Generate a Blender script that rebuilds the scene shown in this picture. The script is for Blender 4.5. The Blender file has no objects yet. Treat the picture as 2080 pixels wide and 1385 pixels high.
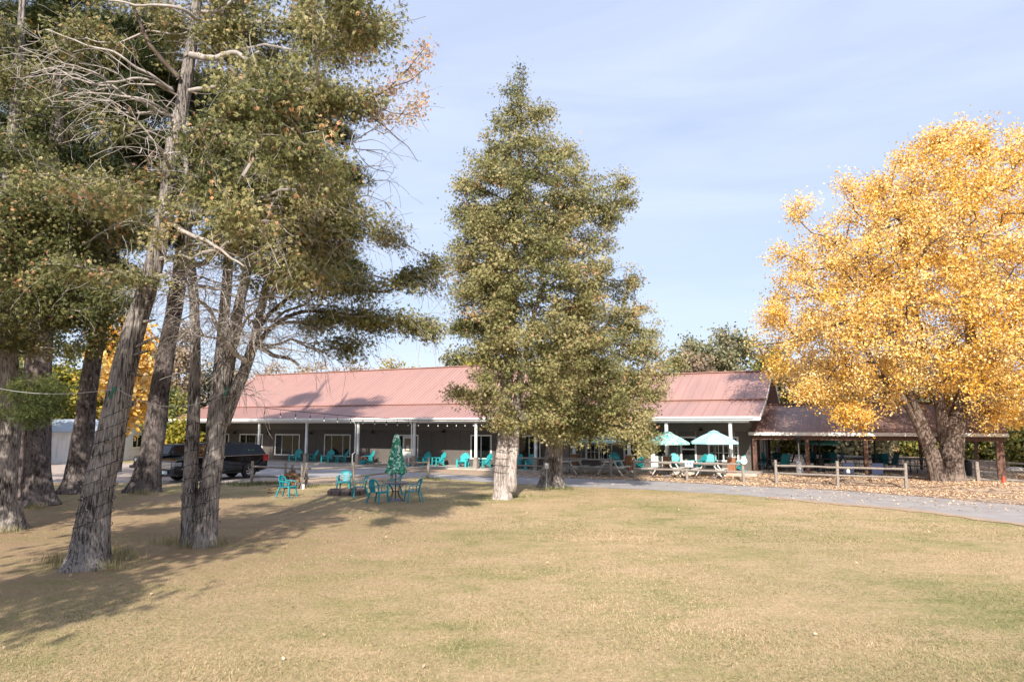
import bpy, math, random
import numpy as np
from mathutils import Vector, Matrix, noise as mnoise
R=math.radians; PI=math.pi
rng=np.random.default_rng(7); random.seed(7)
S=bpy.context.scene; COL=S.collection
# ------------------------------------------------------------------ camera
H=3.0; F=1387.0; PITCH=0.121
cam_d=bpy.data.cameras.new('camera'); cam=bpy.data.objects.new('camera',cam_d); COL.objects.link(cam)
cam.location=(0,0,H); cam.rotation_euler=(PI/2+PITCH,0,0)
cam_d.sensor_width=36; cam_d.lens=F/2080*36; cam_d.clip_end=3000; cam_d.clip_start=.1
S.camera=cam
S.render.resolution_x=1024; S.render.resolution_y=681
S.view_settings.view_transform='Standard'; S.view_settings.look='None'
S.view_settings.exposure=0.62; S.view_settings.gamma=1
S.cycles.max_bounces=6; S.cycles.transparent_max_bounces=4
# ------------------------------------------------------------------ light
SUN_EL=R(31.5); SUN_AZ=R(4)      # azimuth left of straight-behind the camera
w=bpy.data.worlds.new('World'); S.world=w; w.use_nodes=True
nt=w.node_tree; nt.nodes.clear()
out=nt.nodes.new('ShaderNodeOutputWorld'); bg=nt.nodes.new('ShaderNodeBackground')
sky=nt.nodes.new('ShaderNodeTexSky'); sky.sky_type='NISHITA'; sky.sun_disc=False
sky.sun_elevation=SUN_EL; sky.sun_rotation=PI+SUN_AZ; sky.air_density=1.0; sky.dust_density=1.2; sky.ozone_density=1.6
tc=nt.nodes.new('ShaderNodeTexCoord'); mp=nt.nodes.new('ShaderNodeMapping'); mp.inputs['Scale'].default_value=(1.2,1.6,7); mp.inputs['Rotation'].default_value=(0.12,0.05,0.3)
ns=nt.nodes.new('ShaderNodeTexNoise'); ns.inputs['Scale'].default_value=1.3; ns.inputs['Detail'].default_value=7; ns.inputs['Roughness'].default_value=.55; ns.inputs['Distortion'].default_value=.6
rp=nt.nodes.new('ShaderNodeValToRGB'); rp.color_ramp.elements[0].position=.40; rp.color_ramp.elements[1].position=.85
rp.color_ramp.elements[0].color=(.55,.55,.55,1); rp.color_ramp.elements[1].color=(.84,.84,.82,1)
mx=nt.nodes.new('ShaderNodeMixRGB'); mx.inputs[2].default_value=(6.9,7.8,10.2,1)
nt.links.new(tc.outputs['Generated'],mp.inputs[0]); nt.links.new(mp.outputs[0],ns.inputs[0]); nt.links.new(ns.outputs[0],rp.inputs[0])
nt.links.new(rp.outputs[0],mx.inputs[0]); nt.links.new(sky.outputs[0],mx.inputs[1]); nt.links.new(mx.outputs[0],bg.inputs[0]); nt.links.new(bg.outputs[0],out.inputs[0])
bg.inputs[1].default_value=.086
sl=bpy.data.lights.new('sun','SUN'); sun=bpy.data.objects.new('sun',sl); COL.objects.link(sun)
sl.energy=5.0; sl.angle=R(.53); sl.color=(1,.93,.83)
sd=Vector((-math.sin(SUN_AZ)*math.cos(SUN_EL),-math.cos(SUN_AZ)*math.cos(SUN_EL),math.sin(SUN_EL)))
sun.rotation_euler=sd.to_track_quat('Z','Y').to_euler(); sun.location=(0,-20,40)
# ------------------------------------------------------------------ pixel helpers (photo pixels -> world points)
_c,_s=math.cos(PITCH),math.sin(PITCH)
def ray(px,py):
    a=(px-1040)/F; b=(692.5-py)/F
    return Vector((a, _c-b*_s, _s+b*_c))
def gpt(px,py,z=0.):
    r=ray(px,py); t=(z-H)/r.z; return Vector((r.x*t,r.y*t,z))
def at(px,py,Y):
    r=ray(px,py); t=Y/r.y; return Vector((r.x*t,Y,H+r.z*t))
# lodge frame: s along the eave (left->right), w away from the camera
TH=.461; U=Vector((math.cos(TH),-math.sin(TH),0)); V=Vector((math.sin(TH),math.cos(TH),0)); E0=Vector((-19.984,54.466,0)); SP=4.912
def L(s,w_,z=0): return E0+U*s+V*w_+Vector((0,0,z))
def s_at(px,w_):
    k=(px-1040)/F; lo,hi=-30.,90.
    for _ in range(50):
        m=(lo+hi)/2; p=L(m,w_,2.5); r=(p.y*_c+(p.z-H)*_s)
        if p.x/r<k: lo=m
        else: hi=m
    return lo
def sm(x,a,b):
    t=min(1,max(0,(x-a)/(b-a))); return t*t*(3-2*t)
def rise(s,w_): return .15*sm(s,21,31)*sm(w_,-3.0,-1.3)
def SW(x,y): p=Vector((x,y,0))-E0; return p.dot(U),p.dot(V)
def LG(px,w_): s=s_at(px,w_); return L(s,w_,rise(s,w_)+.02)
def z_at(px,py,w_):
    s=s_at(px,w_); p=L(s,w_); return at(px,py,p.y).z
# ------------------------------------------------------------------ object helpers
def setp(o,label=None,cat=None,group=None,kind=None):
    if label: o['label']=label
    if cat: o['category']=cat
    if group: o['group']=group
    if kind: o['kind']=kind
    return o
def empty(name,loc,rz=0,label=None,cat=None,group=None):
    o=bpy.data.objects.new(name,None); COL.objects.link(o); o.location=loc; o.rotation_euler=(0,0,rz); o.empty_display_size=.2
    return setp(o,label,cat,group)
def dup(root,loc,rz,label,group=None,cat=None,scale=None):
    r=root.copy(); COL.objects.link(r); r.location=loc; r.rotation_euler=(0,0,rz); r['label']=label
    if scale: r.scale=scale
    if group: r['group']=group
    if cat: r['category']=cat
    for ch in list(root.children):
        c=ch.copy(); COL.objects.link(c); c.parent=r
        for g in list(ch.children):
            d=g.copy(); COL.objects.link(d); d.parent=c
    return r
class MB:
    def __init__(s): s.v=[]; s.f=[]
    def add(s,vs,fs):
        n=len(s.v); s.v+= [tuple(p) for p in vs]; s.f+=[tuple(i+n for i in f) for f in fs]; return s
    def box(s,x0,x1,y0,y1,z0,z1,M=None):
        vs=[Vector(p) for p in ((x0,y0,z0),(x1,y0,z0),(x1,y1,z0),(x0,y1,z0),(x0,y0,z1),(x1,y0,z1),(x1,y1,z1),(x0,y1,z1))]
        if M is not None: vs=[M@p for p in vs]
        return s.add(vs,[(0,3,2,1),(4,5,6,7),(0,1,5,4),(1,2,6,5),(2,3,7,6),(3,0,4,7)])
    def bar(s,a,b,wx,wz,up=(0,0,1),wx2=None,wz2=None):
        a=Vector(a); b=Vector(b); d=(b-a).normalized(); x=d.cross(Vector(up))
        if x.length<1e-4: x=Vector((1,0,0))
        x.normalize(); u=x.cross(d)
        wx2=wx2 or wx; wz2=wz2 or wz
        vs=[]
        for p,wa,wb in ((a,wx,wz),(b,wx2,wz2)):
            for i,j in ((-1,-1),(1,-1),(1,1),(-1,1)): vs.append(p+x*(i*wa/2)+u*(j*wb/2))
        return s.add(vs,[(0,1,2,3),(7,6,5,4),(0,4,5,1),(1,5,6,2),(2,6,7,3),(3,7,4,0)])
    def tube(s,pts,rads,n=8,cap=True,fn=None):
        pts=[Vector(p) for p in pts]; m=len(pts)
        if not hasattr(rads,'__len__'): rads=[rads]*m
        ref=None; vs=[]
        for i,p in enumerate(pts):
            d=(pts[min(i+1,m-1)]-pts[max(i-1,0)]).normalized()
            if ref is None:
                ref=Vector((1,0,0)) if abs(d.x)<.8 else Vector((0,1,0))
            x=(ref-d*ref.dot(d)).normalized(); y=d.cross(x); ref=x
            for k in range(n):
                a=2*PI*k/n; r=rads[i]*(fn(i,a) if fn else 1)
                vs.append(p+x*(math.cos(a)*r)+y*(math.sin(a)*r))
        fs=[(i*n+k,i*n+(k+1)%n,(i+1)*n+(k+1)%n,(i+1)*n+k) for i in range(m-1) for k in range(n)]
        if cap: fs+=[tuple(range(n-1,-1,-1)),tuple((m-1)*n+k for k in range(n))]
        return s.add(vs,fs)
    def lathe(s,prof,c=(0,0,0),n=16,M=None):
        c=Vector(c); vs=[]
        for r,z in prof:
            for k in range(n):
                a=2*PI*k/n; p=c+Vector((math.cos(a)*r,math.sin(a)*r,z)); vs.append(M@p if M is not None else p)
        m=len(prof)
        fs=[(i*n+k,i*n+(k+1)%n,(i+1)*n+(k+1)%n,(i+1)*n+k) for i in range(m-1) for k in range(n)]
        return s.add(vs,fs)
    def prism(s,poly,d,cap=True):
        d=Vector(d); n=len(poly); vs=[Vector(p) for p in poly]; vs+= [p+d for p in vs[:n]]
        fs=[(i,(i+1)%n,(i+1)%n+n,i+n) for i in range(n)]
        if cap: fs+=[tuple(range(n-1,-1,-1)),tuple(range(n,2*n))]
        return s.add(vs,fs)
    def poly(s,pts): return s.add(pts,[tuple(range(len(pts)))])
    def ico(s,c,r,sub=1,scale=(1,1,1),jit=0):
        import bmesh
        b=bmesh.new(); bmesh.ops.create_icosphere(b,subdivisions=sub,radius=1)
        vs=[Vector((v.co.x*scale[0],v.co.y*scale[1],v.co.z*scale[2]))*r*(1+random.uniform(-jit,jit))+Vector(c) for v in b.verts]
        fs=[tuple(v.index for v in f.verts) for f in b.faces]; b.free(); return s.add(vs,fs)
    def build(s,name,m,parent=None,smooth=False,bevel=0,seg=2,tfm=None):
        me=bpy.data.meshes.new(name); me.from_pydata(s.v,[],s.f); me.validate()
        import bmesh
        b=bmesh.new(); b.from_mesh(me); bmesh.ops.recalc_face_normals(b,faces=b.faces); b.to_mesh(me); b.free()
        if m: me.materials.append(m)
        if smooth:
            me.polygons.foreach_set('use_smooth',[True]*len(me.polygons))
        o=bpy.data.objects.new(name,me); COL.objects.link(o)
        if parent: o.parent=parent
        if bevel:
            md=o.modifiers.new('bevel','BEVEL'); md.width=bevel; md.segments=seg; md.limit_method='ANGLE'; md.angle_limit=R(35)
        return o
def npmesh(name,verts,nside,mat,parent=None,tint=None,smooth=False):
    """verts (N*nside,3); every nside verts is one face; tint: one value per face"""
    nv=len(verts); nf=nv//nside
    me=bpy.data.meshes.new(name); me.vertices.add(nv); me.loops.add(nv); me.polygons.add(nf)
    me.vertices.foreach_set('co',np.asarray(verts,np.float32).ravel())
    me.loops.foreach_set('vertex_index',np.arange(nv,dtype=np.int32))
    me.polygons.foreach_set('loop_start',np.arange(0,nv,nside,dtype=np.int32))
    me.polygons.foreach_set('loop_total',np.full(nf,nside,np.int32))
    me.update(calc_edges=True)
    if tint is not None:
        at_=me.attributes.new('tint','FLOAT','POINT'); at_.data.foreach_set('value',np.repeat(np.asarray(tint,np.float32),nside))
    me.materials.append(mat)
    o=bpy.data.objects.new(name,me); COL.objects.link(o)
    if parent: o.parent=parent
    return o
# ------------------------------------------------------------------ materials
def mat(name,col,rough=.7,metal=0,spec=.5,nz=None,bump=0,bscale=20,stretch=None,coat=0,col2=None,lo=.35,hi=.65,detail=5,coord='Object'):
    m=bpy.data.materials.new(name); m.use_nodes=True; t=m.node_tree; b=t.nodes['Principled BSDF']
    b.inputs['Base Color'].default_value=(*col,1); b.inputs['Roughness'].default_value=rough; b.inputs['Metallic'].default_value=metal
    b.inputs['Specular IOR Level'].default_value=spec; b.inputs['Coat Weight'].default_value=coat
    if nz or bump:
        tcn=t.nodes.new('ShaderNodeTexCoord'); mpn=t.nodes.new('ShaderNodeMapping'); t.links.new(tcn.outputs[coord],mpn.inputs[0])
        if stretch: mpn.inputs['Scale'].default_value=stretch
        if nz:
            n=t.nodes.new('ShaderNodeTexNoise'); n.inputs['Scale'].default_value=nz; n.inputs['Detail'].default_value=detail; n.inputs['Roughness'].default_value=.62
            t.links.new(mpn.outputs[0],n.inputs[0])
            r=t.nodes.new('ShaderNodeValToRGB'); r.color_ramp.elements[0].position=lo; r.color_ramp.elements[1].position=hi
            r.color_ramp.elements[0].color=(*col,1); r.color_ramp.elements[1].color=(*(col2 or [c*.7 for c in col]),1)
            t.links.new(n.outputs[0],r.inputs[0]); t.links.new(r.outputs[0],b.inputs['Base Color'])
        if bump:
            n2=t.nodes.new('ShaderNodeTexNoise'); n2.inputs['Scale'].default_value=bscale; n2.inputs['Detail'].default_value=6
            t.links.new(mpn.outputs[0],n2.inputs[0]); bp=t.nodes.new('ShaderNodeBump'); bp.inputs['Strength'].default_value=bump; bp.inputs['Distance'].default_value=.04
            t.links.new(n2.outputs[0],bp.inputs['Height']); t.links.new(bp.outputs[0],b.inputs['Normal'])
    return m
def leafmat(name,stops,transl=.3,rough=.6,tcol=None):
    m=bpy.data.materials.new(name); m.use_nodes=True; t=m.node_tree; t.nodes.clear()
    o=t.nodes.new('ShaderNodeOutputMaterial'); a=t.nodes.new('ShaderNodeAttribute'); a.attribute_name='tint'
    r=t.nodes.new('ShaderNodeValToRGB'); cr=r.color_ramp
    while len(cr.elements)<len(stops): cr.elements.new(.5)
    for e,(p,c) in zip(cr.elements,stops): e.position=p; e.color=(*c,1)
    d=t.nodes.new('ShaderNodeBsdfPrincipled'); d.inputs['Roughness'].default_value=rough; d.inputs['Specular IOR Level'].default_value=.25
    tr=t.nodes.new('ShaderNodeBsdfTranslucent'); mxs=t.nodes.new('ShaderNodeMixShader'); mxs.inputs[0].default_value=transl
    t.links.new(a.outputs['Fac'],r.inputs[0]); t.links.new(r.outputs[0],d.inputs['Base Color']); t.links.new(r.outputs[0],tr.inputs[0])
    t.links.new(d.outputs[0],mxs.inputs[1]); t.links.new(tr.outputs[0],mxs.inputs[2]); t.links.new(mxs.outputs[0],o.inputs[0])
    return m
def barkmat(name,c0,c1,sc=7,zs=.12,bump=1.0,dist=.05):
    m=bpy.data.materials.new(name); m.use_nodes=True; t=m.node_tree; b=t.nodes['Principled BSDF']; b.inputs['Roughness'].default_value=.95; b.inputs['Specular IOR Level'].default_value=.1
    tcn=t.nodes.new('ShaderNodeTexCoord'); mpn=t.nodes.new('ShaderNodeMapping'); mpn.inputs['Scale'].default_value=(1,1,zs); t.links.new(tcn.outputs['Object'],mpn.inputs[0])
    n=t.nodes.new('ShaderNodeTexNoise'); n.inputs['Scale'].default_value=sc*2.2; n.inputs['Detail'].default_value=8; n.inputs['Roughness'].default_value=.65; n.inputs['Distortion'].default_value=.4
    t.links.new(mpn.outputs[0],n.inputs[0])
    vo=t.nodes.new('ShaderNodeTexNoise'); vo.inputs['Scale'].default_value=1.1; vo.inputs['Detail'].default_value=4; t.links.new(tcn.outputs['Object'],vo.inputs[0])
    mxx=t.nodes.new('ShaderNodeMath'); mxx.operation='MULTIPLY_ADD'; mxx.inputs[1].default_value=.45; t.links.new(vo.outputs[0],mxx.inputs[0]); t.links.new(n.outputs[0],mxx.inputs[2])
    r=t.nodes.new('ShaderNodeValToRGB'); r.color_ramp.elements[0].position=.60; r.color_ramp.elements[1].position=.84
    r.color_ramp.elements[0].color=(*c0,1); r.color_ramp.elements[1].color=(*c1,1)
    e=r.color_ramp.elements.new(.7); e.color=(*[(x+y)/2 for x,y in zip(c0,c1)],1)
    t.links.new(mxx.outputs[0],r.inputs[0]); t.links.new(r.outputs[0],b.inputs['Base Color'])
    bp=t.nodes.new('ShaderNodeBump'); bp.inputs['Strength'].default_value=bump; bp.inputs['Distance'].default_value=dist
    t.links.new(n.outputs[0],bp.inputs['Height']); t.links.new(bp.outputs[0],b.inputs['Normal'])
    return m
M={}
M['cedar_bark']=barkmat('cedar_bark',(.05,.042,.038),(.44,.39,.355),15,.10,1.0,.08)
M['pale_bark']=barkmat('pale_cedar_bark',(.16,.13,.115),(.66,.57,.52),15,.10,1.0,.07)
M['pine_bark']=barkmat('pine_bark',(.035,.028,.026),(.21,.175,.165),6,.35,1.0,.07)
M['maple_bark']=barkmat('maple_bark',(.07,.052,.042),(.27,.21,.175),7,.2,1.0,.05)
M['twig']=mat('twig_bark',(.27,.235,.21),.95,nz=4,col2=(.46,.42,.39),spec=.1)
M['dark_twig']=mat('dark_twig_bark',(.07,.05,.04),.95,nz=4,col2=(.15,.12,.10),spec=.1)
M['cedar_leaf']=leafmat('cedar_foliage',[(0,(.05,.062,.02)),(.3,(.155,.16,.055)),(.6,(.31,.285,.12)),(.84,(.46,.39,.20)),(.92,(.52,.33,.16)),(1,(.6,.30,.17))],.18)
M['pine_leaf']=leafmat('pine_needles',[(0,(.014,.024,.008)),(.5,(.04,.055,.014)),(.85,(.11,.11,.03)),(1,(.27,.17,.03))],.06)
M['maple_leaf']=leafmat('golden_maple_leaves',[(0,(.60,.30,.03)),(.25,(.78,.46,.07)),(.55,(.86,.59,.18)),(.85,(.92,.72,.38)),(1,(.50,.48,.10))],.25)
M['olive_leaf']=leafmat('olive_leaves',[(0,(.12,.13,.07)),(.5,(.26,.26,.14)),(.8,(.38,.35,.20)),(1,(.5,.35,.22))],.3)
M['brown_leaf']=leafmat('brown_thinning_leaves',[(0,(.16,.12,.085)),(.5,(.33,.25,.175)),(.85,(.48,.36,.23)),(1,(.52,.42,.14))],.3)
M['yellow_green_leaf']=leafmat('yellow_green_leaves',[(0,(.10,.12,.02)),(.5,(.28,.27,.04)),(.8,(.5,.36,.05)),(1,(.6,.38,.06))],.35)
M['bush_leaf']=leafmat('green_bush_leaves',[(0,(.06,.085,.03)),(.5,(.14,.17,.055)),(.8,(.30,.28,.08)),(1,(.5,.38,.08))],.3)
M['litter']=leafmat('fallen_leaf_colours',[(0,(.26,.16,.10)),(.4,(.52,.36,.24)),(.8,(.78,.58,.40)),(1,(.85,.64,.36))],.1,.9)
M['blade']=leafmat('grass_blades',[(0,(.16,.19,.07)),(.35,(.33,.295,.14)),(.7,(.51,.38,.225)),(1,(.66,.50,.32))],.15,.8)
M['white']=mat('white_paint',(.82,.82,.80),.45,nz=3,col2=(.72,.72,.70))
M['off_white']=mat('weathered_white_paint',(.74,.72,.68),.7,nz=8,col2=(.55,.52,.48))
M['teal']=mat('teal_plastic',(.035,.42,.44),.38,nz=2,col2=(.03,.37,.40))
M['teal_lawn']=mat('teal_lawn_plastic',(.012,.31,.35),.35,nz=2,col2=(.01,.26,.31))
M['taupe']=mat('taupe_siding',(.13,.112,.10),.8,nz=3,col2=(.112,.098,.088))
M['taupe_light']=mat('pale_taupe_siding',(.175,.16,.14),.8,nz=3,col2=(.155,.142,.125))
M['pedestal']=mat('taupe_post_base_paint',(.33,.29,.25),.8,nz=6,col2=(.25,.22,.19))
M['batten']=mat('trim_batten_paint',(.27,.24,.21),.7)
M['roof']=mat('red_metal_roof',(.43,.245,.205),.40,nz=1.2,stretch=(1,.14,.14),col2=(.355,.21,.18),spec=.5)
M['roof_dark']=mat('brown_metal_roof',(.25,.155,.135),.40,nz=1.5,stretch=(1,.15,.15),col2=(.19,.125,.11),spec=.5)
M['seam']=mat('roof_seam_metal',(.38,.205,.175),.45)
M['cedarwood']=mat('stained_cedar_wood',(.38,.17,.085),.7,nz=5,stretch=(6,6,.6),col2=(.25,.095,.04))
M['brownpost']=mat('brown_stained_timber',(.18,.09,.06),.75,nz=4,stretch=(6,6,.5),col2=(.10,.055,.04))
M['rail']=mat('weathered_split_rail',(.36,.31,.27),.9,nz=5,stretch=(3,3,3),col2=(.2,.17,.145),bump=.5,bscale=12)
M['concrete']=mat('porch_concrete',(.52,.47,.41),.9,nz=3,col2=(.4,.36,.31))
M['glass']=mat('window_glass',(.008,.010,.011),.03,spec=.35,nz=2.2,col2=(.018,.021,.019))
M['curtain']=mat('beige_curtain',(.30,.25,.16),.9,nz=2,col2=(.15,.13,.08))
M['black']=mat('black_metal',(.014,.014,.015),.5)
M['paint']=mat('black_car_paint',(.004,.005,.008),.1,coat=.25,spec=.25)
M['carglass']=mat('tinted_car_glass',(.012,.016,.022),.04,spec=.45)
M['tyre']=mat('tyre_rubber',(.02,.02,.021),.85)
M['alloy']=mat('alloy_metal',(.35,.35,.37),.3,metal=.9)
M['chrome']=mat('chrome_trim',(.6,.6,.62),.15,metal=1)
M['lamp_lens']=mat('headlight_lens',(.22,.24,.27),.1)
M['redlens']=mat('red_lamp_lens',(.25,.01,.015),.2)
M['plate']=mat('licence_plate',(.55,.66,.72),.5)
M['logs']=mat('split_firewood',(.42,.24,.12),.9,nz=6,col2=(.22,.13,.075))
M['logbark']=mat('firewood_bark',(.2,.15,.12),.95,nz=6,col2=(.1,.075,.06))
M['stone']=mat('fire_pit_stone',(.22,.17,.145),.9,nz=6,col2=(.13,.10,.09),bump=.4,bscale=15)
M['slate']=mat('dark_table_metal',(.10,.095,.11),.5)
M['base_grey']=mat('umbrella_base_resin',(.22,.21,.27),.7)
M['cone']=mat('orange_cone_plastic',(.75,.06,.02),.5)
M['asphalt']=mat('asphalt',(.28,.26,.255),.9,nz=1.1,col2=(.41,.38,.365),bump=.25,bscale=60,detail=12,lo=.3,hi=.7)
M['gravel']=mat('pale_gravel',(.50,.40,.33),.95,nz=3,col2=(.36,.29,.25),bump=.4,bscale=30,detail=9)
M['dirt']=mat('pine_needle_dirt',(.36,.25,.17),.95,nz=2.5,col2=(.47,.34,.23),bump=.4,bscale=18,detail=9)
M['cream_umb']=mat('aqua_umbrella_fabric',(.36,.62,.65),.8,nz=2,col2=(.34,.60,.63))
M['teal_umb']=mat('teal_umbrella_fabric',(.10,.48,.46),.8,nz=9,col2=(.22,.58,.52))
M['shed']=mat('shed_white_metal',(.66,.68,.72),.6,nz=2,col2=(.56,.58,.62))
M['blue_grey']=mat('shed_roof_metal',(.35,.4,.46),.5)
M['silver']=mat('galvanised_metal',(.45,.46,.48),.4,metal=.6)
M['sling']=mat('dark_teal_sling_fabric',(.01,.075,.085),.8)
M['sling2']=mat('teal_chair_cushion_fabric',(.02,.26,.28),.8)
M['navy']=mat('navy_folding_chair_fabric',(.02,.03,.07),.8)
M['pink']=mat('pink_petals',(.75,.2,.2),.7,nz=14,col2=(.8,.45,.35))
M['plant_green']=mat('potted_leaves',(.06,.13,.05),.7,nz=12,col2=(.03,.08,.03))
M['bulb']=mat('clear_bulb_glass',(.75,.74,.70),.15)
M['wire']=mat('black_cord',(.02,.02,.022),.6)
M['white_wire']=mat('pale_cord',(.42,.42,.44),.6)
M['green_plug']=mat('green_plug_plastic',(.02,.11,.08),.5)
M['shingle']=mat('grey_gable_shingles',(.33,.30,.26),.9,nz=5,col2=(.25,.23,.2))
M['paper']=mat('paper_notice',(.7,.68,.62),.8)
M['sign_blue']=mat('blue_sign_print',(.08,.2,.4),.6)
M['decal']=mat('green_window_decal',(.05,.3,.08),.6)
M['yellow']=mat('yellow_bottle_cap',(.7,.6,.05),.5)
# lawn material: matted straw grass with greener patches
def lawnmat():
    m=bpy.data.materials.new('dry_lawn'); m.use_nodes=True; t=m.node_tree; b=t.nodes['Principled BSDF']; b.inputs['Roughness'].default_value=.95; b.inputs['Specular IOR Level'].default_value=.1
    g=t.nodes.new('ShaderNodeNewGeometry')
    def noise(sc,det=6,st=(1,1,1),ro=.6,dis=0,rot=0):
        mp_=t.nodes.new('ShaderNodeMapping'); mp_.inputs['Scale'].default_value=st; mp_.inputs['Rotation'].default_value=(0,0,rot); t.links.new(g.outputs['Position'],mp_.inputs[0])
        n=t.nodes.new('ShaderNodeTexNoise'); n.inputs['Scale'].default_value=sc; n.inputs['Detail'].default_value=det; n.inputs['Roughness'].default_value=ro; n.inputs['Distortion'].default_value=dis
        t.links.new(mp_.outputs[0],n.inputs[0]); return n
    def ramp(n,ps):
        r=t.nodes.new('ShaderNodeValToRGB'); cr=r.color_ramp
        while len(cr.elements)<len(ps): cr.elements.new(.5)
        for e,(p,c) in zip(cr.elements,ps): e.position=p; e.color=(*c,1)
        t.links.new(n,r.inputs[0]); return r
    big=noise(.3,8,ro=.72); mid=noise(1.4,6,st=(.6,1.3,1)); fine=noise(11,9,ro=.75,dis=.8); fib=noise(30,5,st=(1,.25,1),rot=.5,dis=1)
    add=t.nodes.new('ShaderNodeMath'); add.operation='MULTIPLY_ADD'; add.inputs[1].default_value=.45
    t.links.new(mid.outputs[0],add.inputs[0]); t.links.new(big.outputs[0],add.inputs[2])
    base=ramp(add.outputs[0],[(.51,(.235,.235,.10)),(.62,(.36,.31,.15)),(.72,(.47,.355,.205)),(.86,(.56,.405,.26))])
    fr=ramp(fine.outputs[0],[(.3,(.6,.6,.56)),(.5,(.95,.95,.94)),(.70,(1.22,1.2,1.16))])
    mu=t.nodes.new('ShaderNodeMixRGB'); mu.blend_type='MULTIPLY'; mu.inputs[0].default_value=.85
    t.links.new(base.outputs[0],mu.inputs[1]); t.links.new(fr.outputs[0],mu.inputs[2])
    fr2=ramp(fib.outputs[0],[(.3,(.72,.78,.66)),(.6,(1.1,1.08,1.05))])
    mu2=t.nodes.new('ShaderNodeMixRGB'); mu2.blend_type='MULTIPLY'; mu2.inputs[0].default_value=.7
    t.links.new(mu.outputs[0],mu2.inputs[1]); t.links.new(fr2.outputs[0],mu2.inputs[2])
    # needle-brown ground round the left tree group
    vm=t.nodes.new('ShaderNodeVectorMath'); vm.operation='DISTANCE'; vm.inputs[1].default_value=(-13,20,0); t.links.new(g.outputs['Position'],vm.inputs[0])
    mr=t.nodes.new('ShaderNodeMapRange'); mr.inputs[1].default_value=14; mr.inputs[2].default_value=7; mr.inputs[3].default_value=0; mr.inputs[4].default_value=.8; t.links.new(vm.outputs['Value'],mr.inputs[0])
    mn=t.nodes.new('ShaderNodeMath'); mn.operation='MULTIPLY'; t.links.new(mr.outputs[0],mn.inputs[0])
    rm=ramp(mid.outputs[0],[(.35,(.4,.4,.4)),(.6,(1,1,1))]); t.links.new(rm.outputs[0],mn.inputs[1])
    mu3=t.nodes.new('ShaderNodeMixRGB'); mu3.inputs[2].default_value=(.31,.205,.13,1); t.links.new(mn.outputs[0],mu3.inputs[0]); t.links.new(mu2.outputs[0],mu3.inputs[1])
    t.links.new(mu3.outputs[0],b.inputs['Base Color'])
    bp=t.nodes.new('ShaderNodeBump'); bp.inputs['Strength'].default_value=.7; bp.inputs['Distance'].default_value=.05
    t.links.new(fine.outputs[0],bp.inputs['Height']); t.links.new(bp.outputs[0],b.inputs['Normal'])
    return m
M['lawn']=lawnmat()
def littermat():
    m=bpy.data.materials.new('leaf_litter_ground'); m.use_nodes=True; t=m.node_tree; b=t.nodes['Principled BSDF']; b.inputs['Roughness'].default_value=.95; b.inputs['Specular IOR Level'].default_value=.1
    g=t.nodes.new('ShaderNodeNewGeometry'); v=t.nodes.new('ShaderNodeTexVoronoi'); v.inputs['Scale'].default_value=7; t.links.new(g.outputs['Position'],v.inputs['Vector'])
    s_=t.nodes.new('ShaderNodeSeparateColor'); t.links.new(v.outputs['Color'],s_.inputs[0])
    r=t.nodes.new('ShaderNodeValToRGB'); cr=r.color_ramp; cr.elements[0].color=(.15,.11,.085,1); cr.elements[1].color=(.60,.46,.34,1); e=cr.elements.new(.45); e.color=(.36,.27,.20,1)
    t.links.new(s_.outputs[0],r.inputs[0]); t.links.new(r.outputs[0],b.inputs['Base Color'])
    bp=t.nodes.new('ShaderNodeBump'); bp.inputs['Strength'].default_value=.8; bp.inputs['Distance'].default_value=.04; t.links.new(s_.outputs[1],bp.inputs['Height']); t.links.new(bp.outputs[0],b.inputs['Normal'])
    return m
M['litter_ground']=littermat()
def patternmat(name,c):
    m=bpy.data.materials.new(name); m.use_nodes=True; t=m.node_tree; b=t.nodes['Principled BSDF']; b.inputs['Roughness'].default_value=.8
    tcn=t.nodes.new('ShaderNodeTexCoord'); v=t.nodes.new('ShaderNodeTexVoronoi'); v.inputs['Scale'].default_value=13; t.links.new(tcn.outputs['Object'],v.inputs['Vector'])
    s_=t.nodes.new('ShaderNodeSeparateColor'); t.links.new(v.outputs['Color'],s_.inputs[0]); r=t.nodes.new('ShaderNodeValToRGB'); cr=r.color_ramp; cr.interpolation='CONSTANT'
    while len(cr.elements)<len(c): cr.elements.new(.5)
    for i,(e,k) in enumerate(zip(cr.elements,c)): e.position=i/len(c); e.color=(*k,1)
    t.links.new(s_.outputs[0],r.inputs[0]); t.links.new(r.outputs[0],b.inputs['Base Color']); return m
M['umb_print']=patternmat('palm_print_umbrella_fabric',[(.015,.16,.10),(.05,.32,.22),(.02,.22,.17),(.25,.55,.42),(.60,.78,.66),(.04,.27,.16)])
M['umb_print2']=patternmat('leaf_print_umbrella_fabric',[(.34,.60,.51),(.46,.68,.59),(.10,.38,.31),(.54,.72,.65),(.40,.63,.55),(.18,.46,.38)])
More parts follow.
